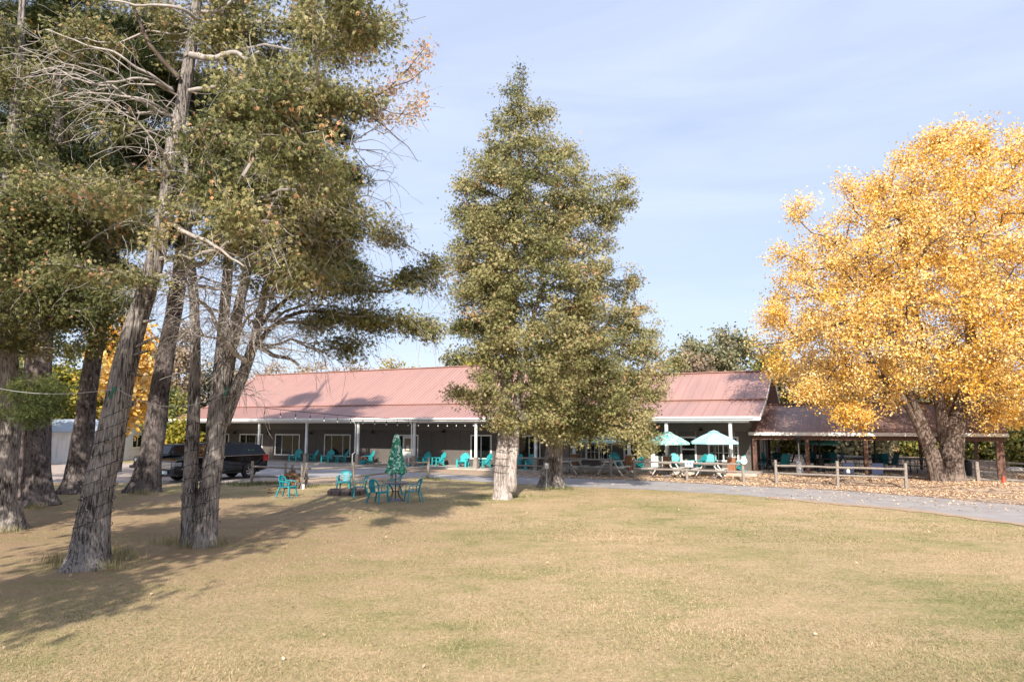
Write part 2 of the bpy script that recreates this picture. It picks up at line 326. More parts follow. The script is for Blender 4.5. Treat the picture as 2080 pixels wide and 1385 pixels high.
# ------------------------------------------------------------------ ground
def sheet(name,pts,z,m,label=None):
    mb=MB(); mb.poly([(p[0],p[1],z) for p in pts]); o=mb.build(name,m); setp(o,kind='structure'); 
    if o.data.polygons[0].normal.z<0: o.data.flip_normals()
    return o
g=MB()
xs=np.concatenate([np.linspace(-900,-60,8),np.linspace(-50,50,60),np.linspace(60,900,8)]); ys=np.concatenate([np.linspace(-400,-20,6),np.linspace(-15,90,70),np.linspace(100,1500,10)])
vs=[];fs=[]
for j,y in enumerate(ys):
    for i,x in enumerate(xs):
        k=1 if (abs(x)<45 and y<26) else 0
        z=(mnoise.noise(Vector((x*.25,y*.25,0)))*.05)*k*min(1,max(0,(26-y)/6))
        vs.append((x,y,z))
nx=len(xs)
for j in range(len(ys)-1):
    for i in range(nx-1): fs.append((j*nx+i,j*nx+i+1,(j+1)*nx+i+1,(j+1)*nx+i))
g.add(vs,fs); lawn=g.build('lawn',M['lawn'],smooth=True); setp(lawn,kind='structure')
# smooth px polylines
def spline(pts,n=8):
    out_=[]; P=[pts[0]]+list(pts)+[pts[-1]]
    for i in range(1,len(P)-2):
        for k in range(n):
            t=k/n; p0,p1,p2,p3=[Vector(P[i+d]) for d in (-1,0,1,2)]
            out_.append(.5*((2*p1)+(-p0+p2)*t+(2*p0-5*p1+4*p2-p3)*t*t+(-p0+3*p1-3*p2+p3)*t*t*t))
    out_.append(Vector(pts[-1])); return out_
def jag(pts,a):
    return [p+Vector((mnoise.noise(p*1.3),mnoise.noise(p*1.3+Vector((9,3,0))),0))*a for p in pts]
near=[gpt(x,y) for x,y in ((-300,986),(0,982),(90,980),(300,981),(480,983),(560,984),(700,981),(800,974),(860,971),(1000,979),(1150,988),(1300,993.5),(1400,999),(1500,1005),(1700,1023),(1860,1037),(2080,1066),(2300,1100))]
far=[gpt(x,y) for x,y in ((-300,950),(0,948),(90,946),(300,945),(480,944))]+[L(s,-.6) for s in (0,4,9,13,16)]+[gpt(x,y) for x,y in ((1000,963),(1150,966),(1300,972),(1400,977),(1500,982),(1700,993),(1860,1004),(2080,1022),(2300,1040))]
nearc=jag(spline(near),.12); farc=jag(spline(far),.12)
sheet('asphalt_road',nearc+farc[::-1],.008,M['asphalt'])
# pale gravel yard at left, dirt border along the near kerb, litter ground
sheet('gravel_yard',jag(spline([gpt(x,y) for x,y in ((-400,975),(90,976),(300,978),(420,980),(520,982),(560,976),(480,966),(380,958),(330,957),(300,950),(330,944),(250,941),(90,941),(-400,941))]),.3),.014,M['gravel'])
sheet('needle_dirt',jag(spline([gpt(x,y) for x,y in ((535,975),(620,971),(720,971),(800,969),(850,970),(800,978),(720,983),(640,986),(560,987),(530,984))]),.3),.016,M['dirt'])
e=[gpt(x,y) for x,y in ((1560,1008),(1700,1021),(1860,1035),(2080,1064),(2200,1080))]
sheet('road_edge_dirt',jag(spline(e),.15)+jag(spline([p+Vector((-.3,-.75,0)) for p in e][::-1]),.3),.013,M['dirt'])
lp=[gpt(x,y) for x,y in ((1000,968),(1150,971),(1300,976),(1400,981),(1500,986.5),(1700,996),(1860,1008),(2080,1026),(2300,1045))]
bk=[L(s,w_) for s,w_ in ((60,-4),(60,30),(50,30),(37.5,12),(36.9,-.2),(30,-.4),(20,-.4))]
sheet('leaf_litter_ground',jag(spline(lp),.35)+bk,.020,M['litter_ground'])
_v=[];_f=[];_S=np.linspace(20.5,64,60);_W=np.linspace(-3.1,30,60)
for j,w_ in enumerate(_W):
    for i,s_ in enumerate(_S): p=L(s_,w_,.022+rise(s_,w_)); _v.append(tuple(p))
for j in range(59):
    for i in range(59): _f.append((j*60+i,j*60+i+1,(j+1)*60+i+1,(j+1)*60+i))
mb=MB(); mb.add(_v,_f); o=mb.build('leafy_bank',M['litter_ground'],smooth=True); setp(o,kind='structure')
if o.data.polygons[0].normal.z<0: o.data.flip_normals()
sheet('brown_verge',jag(spline([L(s,-.45) for s in (13,16,20)]+[gpt(x,y) for x,y in ((1010,969),(940,965),(860,961))]),.15),.024,M['dirt'])
sheet('patio_slab',[L(36.9,2.0),L(49.6,2.0),L(49.6,10.2),L(36.9,10.2)],.205,M['concrete'])
# ------------------------------------------------------------------ LODGE
lodge=empty('lodge',E0,-TH,'long taupe lodge with red metal roof and white posted porch','building')
WW=2.7; s_end=37.56; s0=-2*SP-.35; z_eave=3.30; z_brk=4.42
s_wl=s_at(402,WW); s_wr=36.75; s_j=s_at(1163,WW); s_jr=s_j+.3
def roof_slab(a,b,s_a,s_b,th=.1):
    mb=MB(); (w0,z0),(w1,z1)=a,b
    mb.prism([(s_a,w0,z0),(s_a,w1,z1),(s_a,w1,z1-th),(s_a,w0,z0-th)],(s_b-s_a,0,0)); return mb
def ribs(a,b,s_a,s_b,step,hw=.018,hh=.028,off=.0):
    mb=MB(); (w0,z0),(w1,z1)=a,b; n=int((s_b-s_a)/step)
    for i in range(1,n+1):
        s=s_a+i*step
        if s>s_b-.03: break
        mb.prism([(s-hw,w0+.01,z0-.01),(s+hw,w0+.01,z0-.01),(s+hw,w0+.01,z0+hh),(s-hw,w0+.01,z0+hh)],(0,w1-w0-.02,z1-z0))
    return mb
rw=8.69; rz=7.72; rw2=7.19; rz2=6.42
slopeR=(rz2-z_brk)/(rw2-2.9)
def roofpart(name,a,b,sa,sb,step,m,parent):
    o=roof_slab(a,b,sa,sb).build(name,m,parent); r_=ribs(a,b,sa,sb,step).build('standing_seam',M['seam'],o); return o
brk=(2.9,z_brk)
roofpart('porch_roof',(-.35,z_eave+.13),brk,s0,s_jr,.34,M['roof'],lodge)
roofpart('porch_roof',(-.35,z_eave+.13),brk,s_jr+.002,s_end,.62,M['roof'],lodge)
roofpart('main_roof',(2.88,z_brk+.05),(rw,rz),s0+.25,s_jr,.34,M['roof'],lodge)
roofpart('main_roof',(2.88,z_brk+.05),(rw2,rz2),s_jr+.002,s_end,.62,M['roof'],lodge)
roof_slab((rw,rz-.004),(2*rw-2.9,z_brk),s0+.25,s_jr).build('back_roof',M['roof'],lodge)
roof_slab((rw2,rz2-.004),(2*rw2-2.9,z_brk-.1),s_jr+.002,s_end).build('back_roof',M['roof'],lodge)
mb=MB(); mb.bar((s0+.2,rw,rz+.03),(s_jr+.02,rw,rz+.03),.35,.05); mb.build('ridge_cap',M['roof'],lodge)
mb=MB(); mb.bar((s_jr+.03,rw2,rz2+.03),(s_end+.03,rw2,rz2+.03),.35,.05); mb.build('ridge_cap',M['roof'],lodge)
mb=MB(); mb.bar((s0+.1,2.86,z_brk+.065),(s_end,2.86,z_brk+.065),.12,.03); mb.build('roof_flashing',M['seam'],lodge)
# fascia, gutter, rake trim
mb=MB(); mb.box(s0,s_end,-.40,-.352,z_eave-.1,z_eave+.11); mb.build('fascia',M['white'],lodge)
mb=MB(); mb.box(s0+.05,s_end-.3,-.50,-.403,z_eave-.0,z_eave+.12); mb.build('gutter',M['white'],lodge,bevel=.015)
mb=MB(); mb.box(s0+.3,s_end-.6,-.16,.12,z_eave-.22,z_eave-.04); mb.build('porch_beam',M['white'],lodge)
for ss,pts in ((s_end+.025,[(-.4,z_eave+.11),(2.9,z_brk),(rw2,rz2),(2*rw2-2.9,z_brk-.1)]),(s0-.03,[(-.4,z_eave+.11),(2.9,z_brk)]),(s0+.2,[(2.9,z_brk),(rw,rz),(2*rw-2.9,z_brk)])):
    mb=MB()
    for a,b in zip(pts,pts[1:]): mb.bar((ss,a[0],a[1]-.06),(ss,b[0],b[1]-.06),.05,.17,up=(1,0,0))
    mb2=MB()
    for a,b in zip(pts,pts[1:]):
        mb2.prism([(ss-.025,a[0],a[1]-.17),(ss+.025,a[0],a[1]-.17),(ss+.025,a[0],a[1]+.0),(ss-.025,a[0],a[1]+.0)],(0,b[0]-a[0],b[1]-a[1]))
    mb2.build('rake_trim',M['white'],lodge)
# walls
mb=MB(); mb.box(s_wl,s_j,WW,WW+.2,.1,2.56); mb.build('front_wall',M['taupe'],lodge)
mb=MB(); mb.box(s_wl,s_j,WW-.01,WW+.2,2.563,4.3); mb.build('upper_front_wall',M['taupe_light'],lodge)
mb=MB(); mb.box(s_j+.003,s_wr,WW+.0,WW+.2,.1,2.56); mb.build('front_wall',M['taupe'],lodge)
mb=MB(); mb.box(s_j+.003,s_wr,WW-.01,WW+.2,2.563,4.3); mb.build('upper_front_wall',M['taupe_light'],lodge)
s=s_wl+.3
while s<s_j-.2: mb=MB(); mb.box(s-.02,s+.02,WW-.018,WW-.001,.1,2.56); mb.build('wall_batten',M['taupe'],lodge); s+=1.22
for px in (1180,1221,1338,1375,1413,1452,1491):
    s=s_at(px,WW); mb=MB(); mb.box(s-.04,s+.04,WW-.025,WW-.001,.1,2.56); mb.build('wall_batten',M['batten'],lodge)
# lap siding panel between the two halves
sa,sb=s_at(1136,WW-.05),s_at(1165,WW-.05); mb=MB()
for k in range(14): mb.prism([(sa,WW-.03,.12+k*.17),(sa,WW-.055,.12+k*.17),(sa,WW-.02,.12+k*.17+.166)],(sb-sa,0,0))
mb.build('lap_siding',M['pedestal'],lodge)
def gable(ss,rw_,rz_,m,name,base=.1):
    mb=MB(); mb.prism([(ss,WW+.21,base),(ss,2*rw_-WW-.5,base),(ss,2*rw_-WW-.5,z_brk-.25),(ss,rw_,rz_-.2),(ss,WW+.21,z_brk-.15)],(.2,0,0)); return mb.build(name,m,lodge)
gable(s_wr-.2,rw2,rz2,M['taupe'],'gable_wall'); gable(s_wl,rw,rz,M['taupe'],'gable_wall'); gable(s_jr-.1,rw,rz,M['taupe'],'gable_wall',4.0)
# back wall
mb=MB(); mb.box(s_wl,s_wr,2*rw2-WW-.45,2*rw2-WW-.3,.1,4.1); mb.build('back_wall',M['taupe'],lodge)
# shingled gable face
mb=MB()
for k in range(16):
    z=4.0+k*.15; t=(rz2-.28-z)/(rz2-z_brk); hw=(rw2-2.9)*t
    if hw<.15: break
    n=int(2*hw/.3)+1
    for i in range(n):
        a=rw2-hw+2*hw*i/n; mb.box(s_wr+.003,s_wr+.03+.008*((i+k)%2),a+.006,a+2*hw/n-.006,z,z+.146)
mb.build('gable_shingles',M['shingle'],lodge)
# gable end doors/panels below the pavilion roof
for (wa,wb,z1,mm) in ((3.6,4.1,2.35,'white'),(6.0,7.3,2.3,'white'),(8.0,8.7,2.5,'white')):
    mb=MB(); mb.box(s_wr+.004,s_wr+.05,wa,wb,.1,z1); mb.build('side_door',M[mm],lodge,bevel=.01)
# porch floor and step
mb=MB(); mb.box(s0+.2,24.5,-.42,WW+.1,-.02,.1); mb.build('porch_floor',M['concrete'],lodge)
mb=MB(); mb.box(24.5,s_end-.3,-.25,WW+.1,-.02,.31); mb.build('porch_floor',M['concrete'],lodge,bevel=.01)
# ceiling soffit
mb=MB(); mb.prism([(s0+.1,-.3,z_eave-.03),(s0+.1,WW,4.2),(s0+.1,WW,4.22),(s0+.1,-.3,z_eave-.01)],(s_end-s0-.3,0,0)); mb.build('porch_ceiling',M['taupe_light'],lodge)
# posts
for n in range(-2,5):
    s=n*SP; mb=MB(); mb.box(s-.075,s+.075,-.075,.075,.1,z_eave-.2); p=mb.build('porch_post',M['white'],lodge,bevel=.01)
    mb=MB(); mb.box(s-.13,s+.13,-.13,.13,.02,.82); mb.build('post_base',M['pedestal'],p,bevel=.01)
for px,ped in ((1088,0),(1166,1),(1277,1),(1354,1),(1484,1)):
    s=s_at(px,0); mb=MB(); mb.box(s-.085,s+.085,-.085,.085,.3 if ped else .1,z_eave-.2); p=mb.build('porch_post',M['white'],lodge,bevel=.01)
    mb=MB()
    if ped:
        mb.box(s-.21,s+.21,-.21,.21,.25,1.14); mb.build('post_base',M['cedarwood'],p)
        mb=MB(); mb.box(s-.25,s+.25,-.25,.25,1.142,1.19); mb.build('post_cap',M['concrete'],p,bevel=.01)
    else:
        mb.box(s-.14,s+.14,-.14,.14,.02,.82); mb.build('post_base',M['pedestal'],p)
# downspouts on two posts
for n in (2,3):
    s=n*SP; mb=MB(); mb.tube([(s-.12,-.42,z_eave+.02),(s-.12,-.40,z_eave-.12),(s-.13,-.15,z_eave-.35),(s-.13,-.15,.95),(s-.3,-.2,.85),(s-.3,-.2,.2)],.045,8); mb.build('downspout',M['white'],lodge)
# windows
def window(pl,pr,pt,pb,style,curt=False):
    a=s_at(pl,WW-.03); b=s_at(pr,WW-.03); z1=z_at(pl,pt,WW); z0=z_at(pl,pb,WW); y=WW-.06
    mb=MB(); t=.10
    mb.box(a,b,y,WW-.001,z1-t,z1); mb.box(a-.03,b+.03,y-.03,WW-.001,z0,z0+t); mb.box(a,a+t,y,WW-.001,z0+t,z1-t); mb.box(b-t,b,y,WW-.001,z0+t,z1-t)
    fr=mb.build('window',M['white'],lodge,bevel=.006)
    mb=MB(); mb.box(a+t,b-t,WW-.012,WW-.002,z0+t,z1-t); mb.build('window_glass',M['glass'],fr)
    mb=MB(); yy=WW-.03
    A,B,Z0,Z1=a+t,b-t,z0+t,z1-t
    if style=='slider3':
        x=A+(B-A)*.73; q=MB(); q.box(x-.02,x+.02,yy-.01,WW-.013,Z0,Z1); q.build('window_bar',M['white'],fr)
        x=A+(B-A)*.27; mb.box(x-.02,x+.02,yy-.01,WW-.013,Z0,Z1)
    elif style=='slider2': x=(A+B)/2; mb.box(x-.03,x+.03,yy-.01,WW-.013,Z0,Z1)
    elif style=='hung': z=(Z0+Z1)/2; mb.box(A,B,yy-.01,WW-.013,z-.035,z+.035)
    elif style=='grid':
        x=(A+B)/2; mb.box(x-.035,x+.035,yy-.01,WW-.013,Z0,Z1)
        for h in (0,1):
            A2=A if h==0 else x+.035; B2=x-.035 if h==0 else B
            for k in (1,2):
                xx=A2+(B2-A2)*k/3; mb.box(xx-.012,xx+.012,yy+.003,WW-.013,Z0,Z1)
                z=Z0+(Z1-Z0)*k/3; mb.box(A2,B2,yy+.006,WW-.014,z-.012,z+.012)
    mb.build('window_bar',M['white'],fr)
    if curt:
        mb=MB(); mb.box(A+.05,A+.3,WW-.0118,WW-.0112,Z0+.1,Z1-.02)
    return fr
window(452,466,880,925,'slider2'); window(487.5,534.6,880.5,924,'slider3'); window(559.6,610,881,924,'slider3'); window(659.5,713,881.5,926.7,'slider3')
window(956,999,882.5,932,'slider2'); window(1052,1098,883.5,931,'slider2')
window(1189,1244,886,934,'grid'); window(1266,1296,886,937,'hung'); window(1381,1413.7,886,938,'hung'); window(1437,1499.5,886,937,'grid')
def door(pl,pr,pt,glass,handle_right=True,side=False):
    a=s_at(pl,WW-.03); b=s_at(pr,WW-.03); z1=z_at(pl,pt,WW)
    mb=MB(); mb.box(a-.09,a,WW-.05,WW-.001,.1,z1); mb.box(b,b+.09,WW-.05,WW-.001,.1,z1); mb.box(a-.09,b+.09,WW-.055,WW-.001,z1+.001,z1+.1)
    fr=mb.build('door_frame',M['white'],lodge)
    if side:
        mb=MB(); mb.box(a+.03,a+.3,WW-.02,WW-.002,.1,z1); d0=mb.build('sidelight_glass',M['glass'],fr); da=a+.34
    else: da=a
    mb=MB(); mb.box(da,b-.004 if not side else b-.3,WW-.04,WW-.003,.12,z1-.01); d=mb.build('door',M['white'],lodge,bevel=.008)
    db=b if not side else b-.3
    if side: mb=MB(); mb.box(db+.03,b-.02,WW-.02,WW-.002,.1,z1); mb.build('sidelight_glass',M['glass'],fr)
    mb=MB(); mb.box(da+.17,db-.17,WW-.048,WW-.0405,z1-1.15 if glass else z1-.9,z1-.18); mb.build('door_glass',M['glass'] if glass!=2 else M['curtain'],d)
    mb=MB(); mb.tube([(db-.08,WW-.10,1.0),(db-.08,WW-.04,1.0)],.03,8); mb.ico((db-.08,WW-.1,1.14),.03); mb.build('door_handle',M['black'],d)
    return d,da,db,z1
d,da,db,z1=door(811,848,885,2,side=True)
mb=MB(); mb.box((da+db)/2-.16,(da+db)/2+.1,WW-.052,WW-.049,1.1,1.42); mb.build('paper_notice',M['paper'],d)
door(1324,1355,888,1)
# wall lamps
for px,py in ((478,879),(546,880),(633,880),(758,878),(902,877),(1424,873)):
    s=s_at(px,WW-.1); z=z_at(px,py,WW); mb=MB(); mb.lathe([(.0,.1),(.05,.1),(.07,.05),(.17,-.05),(.16,-.05),(.0,.03)],(s,WW-.2,z),12); mb.tube([(s,WW-.01,z+.12),(s,WW-.12,z+.17),(s,WW-.2,z+.1)],.018,6)
    mb.build('wall_lamp',M['black'],lodge)
# ------------------------------------------------------------------ PAVILION
pav=empty('pavilion',L(36.9,2.4),-TH,'open sided pavilion with brown metal roof behind the golden maple','pavilion')
px_posts=[0.0]+[s_at(x,2.4)-36.9 for x in (1638,1757,1892,2028)]; LN=px_posts[-1]+.05
def pr(a,b,mm,name):
    o=roof_slab(a,b,-.25,LN+.3,.08).build(name,mm,pav); ribs(a,b,-.25,LN+.3,.46).build('standing_seam',M['seam'],o)
pr((-.35,2.52),(3.8,4.22),M['roof_dark'],'front_roof'); roof_slab((3.8,4.216),(7.95,2.52),-.25,LN+.3,.08).build('back_roof',M['roof_dark'],pav)
mb=MB(); mb.bar((-.25,3.8,4.25),(LN+.3,3.8,4.25),.3,.04); mb.build('ridge_cap',M['roof_dark'],pav)
mb=MB(); mb.box(-.27,LN+.32,-.40,-.353,2.36,2.54); mb.build('fascia',M['white'],pav)
mb=MB(); mb.box(-.1,LN+.2,-.1,.1,2.12,2.37); mb.box(-.1,LN+.2,7.5,7.7,2.12,2.37); mb.build('beam',M['brownpost'],pav)

for i,s in enumerate(px_posts):
    wd=.11 if i<4 else .17
    mb=MB(); mb.box(s-wd,s+wd,-.1,.1,.1,2.118); mb.build('post',M['brownpost'],pav,bevel=.01)
    mb=MB(); mb.box(s-.09,s+.09,7.5,7.7,.05,2.118); mb.build('post',M['brownpost'],pav,bevel=.01)
mb=MB()
for s in px_posts: mb.bar((s,-.0,2.4),(s,3.8,3.95),.1,.18); mb.bar((s,7.6,2.4),(s,3.8,3.95),.1,.18)
mb.build('rafter',M['brownpost'],pav)
# ------------------------------------------------------------------ SHED
c0=Vector((-32,52.5,0)); ga=math.atan2(6.5,.4)-PI/2
shed=empty('metal_shed',c0,ga,'white metal sided shed behind the left pine trunks','shed')
mb=MB(); mb.prism([(0,0,0),(0,7,0),(0,7,2.4),(0,3.5,3.3),(0,0,2.4)],(-13,0,0)); mb.build('wall',M['shed'],shed)
mb=MB()
for i in range(34): mb.box(-13+i*.38,-13+i*.38+.035,-.02,-.001,0,2.35)
for i in range(18): mb.box(.001,.02,.2+i*.38,.235+i*.38,0,2.35)
mb.build('panel_rib',M['shed'],shed)
mb=MB()
for a,b in (((-.2,2.37),(3.5,3.32)),((7.2,2.37),(3.5,3.32))): mb.prism([(.25,a[0],a[1]),(.25,b[0],b[1]),(.25,b[0],b[1]+.08),(.25,a[0],a[1]+.08)],(-13.5,0,0))
mb.build('roof',M['blue_grey'],shed)
mb=MB(); mb.box(.021,.06,5.0,6.35,1.0,2.15); wf=mb.build('window',M['white'],shed)
mb=MB(); mb.box(.061,.065,5.1,5.63,1.1,2.05); mb.box(.061,.065,5.72,6.25,1.1,2.05); mb.build('window_glass',M['glass'],wf)
# ------------------------------------------------------------------ TREES
def grow(trunk_nodes,targets,bf=.35,zs=1.3,seg=.6,jit=.10,droop=0.):
    """greedy balanced spanning tree; returns nodes(N,3), parent idx, children count"""
    P=[np.array(p,float) for p in trunk_nodes]; par=[-1]*len(P); plen=[0.]*len(P)
    cap=len(P)+int(len(targets)*14)+100
    A=np.zeros((cap,3)); PL=np.zeros(cap); n=len(P); A[:n]=P
    sc=np.array([1,1,zs]); T=np.array(targets); base=A[:n].copy()
    dm=np.array([np.min(np.linalg.norm((base-t)*sc,axis=1)) for t in T]); order=np.argsort(dm)
    tips=[]
    par=np.full(cap,-1,int)
    for i in order:
        t=T[i]; d=np.linalg.norm((A[:n]-t)*sc,axis=1)+bf*PL[:n]
        j=int(np.argmin(d)); a=A[j].copy(); L_=np.linalg.norm(t-a); k=max(1,int(L_/seg)); prev=j
        if n+k>=cap: break
        for q in range(1,k+1):
            f=q/k; p=a+(t-a)*f
            p[2]+= droop*L_*math.sin(PI*f)
            if q<k: p+=rng.normal(0,jit*L_/k*.9,3)
            A[n]=p; par[n]=prev; PL[n]=PL[prev]+np.linalg.norm(p-A[prev]); prev=n; n+=1
        tips.append(prev)
    cnt=np.zeros(n); cnt[tips]=1
    for i in range(n-1,-1,-1):
        if par[i]>=0: cnt[par[i]]+=cnt[i]
    return A[:n],par[:n],cnt,np.array(tips,int),PL[:n]
def limbs_mesh(A,par,cnt,r0=.006,ex=.5,k=5,rmax=.3):
    idx=np.where(par>=0)[0]; a=A[par[idx]]; b=A[idx]
    rb=np.minimum(r0*np.maximum(cnt[idx],1)**ex,rmax)
    cp=cnt[par[idx]].copy(); root=par[par[idx]]<0
    ra=np.minimum(r0*np.maximum(cp,1)**ex,rmax); ra=np.where(root,rb*1.25,np.minimum(ra,rb*1.35))
    d=b-a; ln=np.linalg.norm(d,axis=1,keepdims=True); d=d/np.maximum(ln,1e-6)
    ref=np.where(np.abs(d[:,2:3])<.9,np.array([[0,0,1.]]),np.array([[1.,0,0]])); x=np.cross(d,ref); x/=np.maximum(np.linalg.norm(x,axis=1,keepdims=True),1e-6); y=np.cross(d,x)
    q=[]
    for i in range(k):
        a0=2*PI*i/k; a1=2*PI*(i+1)/k
        u0=x*math.cos(a0)+y*math.sin(a0); u1=x*math.cos(a1)+y*math.sin(a1)
        q.append(np.stack([a+u0*ra[:,None],a+u1*ra[:,None],b+u1*rb[:,None],b+u0*rb[:,None]],1))
    return np.concatenate(q,0).reshape(-1,3)
def twigs(A,par,n,ln,droop,wig=.5):
    idx=rng.integers(0,len(A),n); P=A[idx].copy(); d=rng.normal(size=(n,3)); 
    pr_=np.where(par[idx]>=0,par[idx],idx); g0=A[idx]-A[pr_]; g0/=np.maximum(np.linalg.norm(g0,axis=1,keepdims=True),1e-6)
    d=d/np.linalg.norm(d,axis=1,keepdims=True)*.8+g0; d/=np.linalg.norm(d,axis=1,keepdims=True)
    k=6; st=(ln*rng.uniform(.3,1.3,n)/k)[:,None]; out_=[P]
    for i in range(k):
        d=d+rng.normal(0,wig*.35,(n,3)); d[:,2]-=droop*.18; d/=np.linalg.norm(d,axis=1,keepdims=True); P=P+d*st; out_.append(P)
    Q=np.stack(out_,1); q=Q.reshape(-1,3); pp=np.arange(len(q))-1; pp[::k+1]=-1; cn=np.tile(np.arange(k+1,0,-1)/k+.3,n)
    return q,pp,cn
def rand_dirs(n):
    v=rng.normal(size=(n,3)); return v/np.linalg.norm(v,axis=1,keepdims=True)
def sprays(cent,size,kind,dirbias=None,droop=.5):
    """returns tri verts for leaf sprays at cent"""
    n=len(cent); d=rand_dirs(n)
    if dirbias is not None: d=d*.7+dirbias
    d[:,2]-=droop; d/=np.linalg.norm(d,axis=1,keepdims=True)
    r=rand_dirs(n); s=np.cross(d,r); s/=np.maximum(np.linalg.norm(s,axis=1,keepdims=True),1e-6)
    nn=np.cross(d,s); sz=(size*rng.uniform(.55,1.35,n))[:,None]
    tris=[]
    if kind=='cedar':
        for a,l,w_ in ((-.75,.7,.10),(-.25,.95,.10),(.25,1.1,.09),(.7,.75,.10)):
            dd=d*math.cos(a)+s*math.sin(a)+nn*rng.normal(0,.15,(n,1)); ss=s*math.cos(a)-d*math.sin(a)
            tris.append(np.stack([cent-ss*sz*w_*.35,cent+ss*sz*w_*.35+dd*sz*.05,cent+dd*sz*l*.55+ss*sz*w_,cent+dd*sz*l,cent+dd*sz*l*.5-ss*sz*w_],1))
        return np.stack(tris,1).reshape(-1,3),5,4
    if kind=='pine':
        for k in range(7):
            a=rng.uniform(-1.15,1.15,(n,1)); b=rng.uniform(-.9,.9,(n,1))
            dd=d*np.cos(a)+s*np.sin(a)+nn*b; dd/=np.linalg.norm(dd,axis=1,keepdims=True); ss=np.cross(dd,nn); 
            tris.append(np.stack([cent-ss*sz*.05,cent+ss*sz*.05,cent+dd*sz],1))
        return np.stack(tris,1).reshape(-1,3),3,7
    # leaf: kinked 5-gon
    tris=[np.stack([cent,cent+d*sz*.35+s*sz*.42,cent+d*sz*.95+s*sz*.18,cent+d*sz*.95-s*sz*.2,cent+d*sz*.3-s*sz*.42],1)]
    return np.stack(tris,1).reshape(-1,3),5,1
def foliage(name,A,par,tips,mat_,parent,per=40,spread=.28,size=.15,kind='cedar',droop=.5,tmean=.45,tsd=.2,orange=.05,origin=None,elong=0,along=3,orange_c=.93,flat=1.):
    cs=[];tn=[]
    pts=[];dirs=[]
    for t in tips:
        i=t
        for q in range(along):
            if par[i]<0: break
            pts.append(A[i]); dirs.append(A[i]-A[par[i]]); i=par[i]
            if par[i]<0: break
    pts=np.array(pts); dirs=np.array(dirs); dirs/=np.maximum(np.linalg.norm(dirs,axis=1,keepdims=True),1e-6)
    n=len(pts); k=max(1,int(per*len(tips)/n)); ct=np.repeat(pts,k,0); dd=np.repeat(dirs,k,0)
    off=rng.normal(size=(n*k,3))*spread*np.array([1,1,.75*flat]); 
    if elong: off+=dd*rng.uniform(-.4,1,(n*k,1))*elong+np.array([0,0,1 if kind=='leaf' else -.5])*rng.uniform(0,1,(n*k,1))**2*elong*.6
    cent=ct+off
    V_,ns_,rep=sprays(cent,size,kind,dirbias=dd*.5,droop=droop)
    clump=np.repeat(rng.normal(0,.12,n),k)
    big=np.array([mnoise.noise(Vector(p*.55)) for p in pts])*.35
    tint=np.clip(tmean+clump+np.repeat(big,k)+rng.normal(0,tsd*.6,n*k),.0,.84)
    oc=(rng.random(n)<orange); om=np.repeat(oc,k)&(rng.random(n*k)<.6)|(rng.random(n*k)<orange*.5)
    tint=np.where(om,np.clip(rng.normal(orange_c,.05,n*k),0,1),tint)
    V_=V_-np.array(origin) if origin is not None else V_
    return npmesh(name,V_,ns_,mat_,parent,np.repeat(tint,rep))
class Trunk:
    def __init__(s,pts,rads,step=.25):
        P=spline([tuple(p) for p in pts],10); n=len(P)
        rr=np.interp(np.linspace(0,len(rads)-1,n),np.arange(len(rads)),rads); s.P=P; s.r=rr
    def mesh(s,mb,n=28,flare=.9,fz=.35,lobes=5,ph=0,rough=.05,z0=0):
        P,rr=s.P,s.r; base=P[0].z
        def fn(i,a):
            z=P[i].z-z0; f=1+flare*math.exp(-max(z,0)/fz)*(.35+.65*max(0,math.sin(lobes*a/1+ph)))**1.0
            k=mnoise.noise(Vector((math.cos(a)*2.2,math.sin(a)*2.2,z*.5+ph*3)))*.16+mnoise.noise(Vector((math.cos(a)*6,math.sin(a)*6,z*.55+ph)))*rough*1.6+mnoise.noise(Vector((math.cos(a)*2.5,math.sin(a)*2.5,z*1.6+ph*5)))*rough*.8
            return f*(1+k)
        # densify
        Q=[];R_=[]
        m=len(P)
        for i in range(m-1):
            for q in range(2): Q.append(P[i].lerp(P[i+1],q/2)); R_.append(rr[i]*(1-q/2)+rr[i+1]*q/2)
        Q.append(P[-1]); R_.append(rr[-1]); P=Q
        mb.tube(Q,R_,n,cap=True,fn=fn)
    def nodes(s,zmin,zmax=99): return [tuple(p) for p in s.P if zmin<=p.z<=zmax]
    def at_z(s,z):
        for a,b,ra,rb in zip(s.P,s.P[1:],s.r,s.r[1:]):
            if a.z<=z<=b.z and b.z>a.z: t=(z-a.z)/(b.z-a.z); return a.lerp(b,t),ra*(1-t)+rb*t
        return s.P[-1],s.r[-1]
def blob(cx,cy,Y,rx,ry,n,ydep=None):
    """n points in an ellipsoid whose centre is seen at photo pixel cx,cy at distance Y; radii given in photo pixels at that distance"""
    c=np.array(at(cx,cy,Y)); k=Y/F; v=rand_dirs(n)*(rng.random((n,1))**.45); return c+v*np.array([rx*k,(ydep if ydep else rx*k*.8),ry*k])
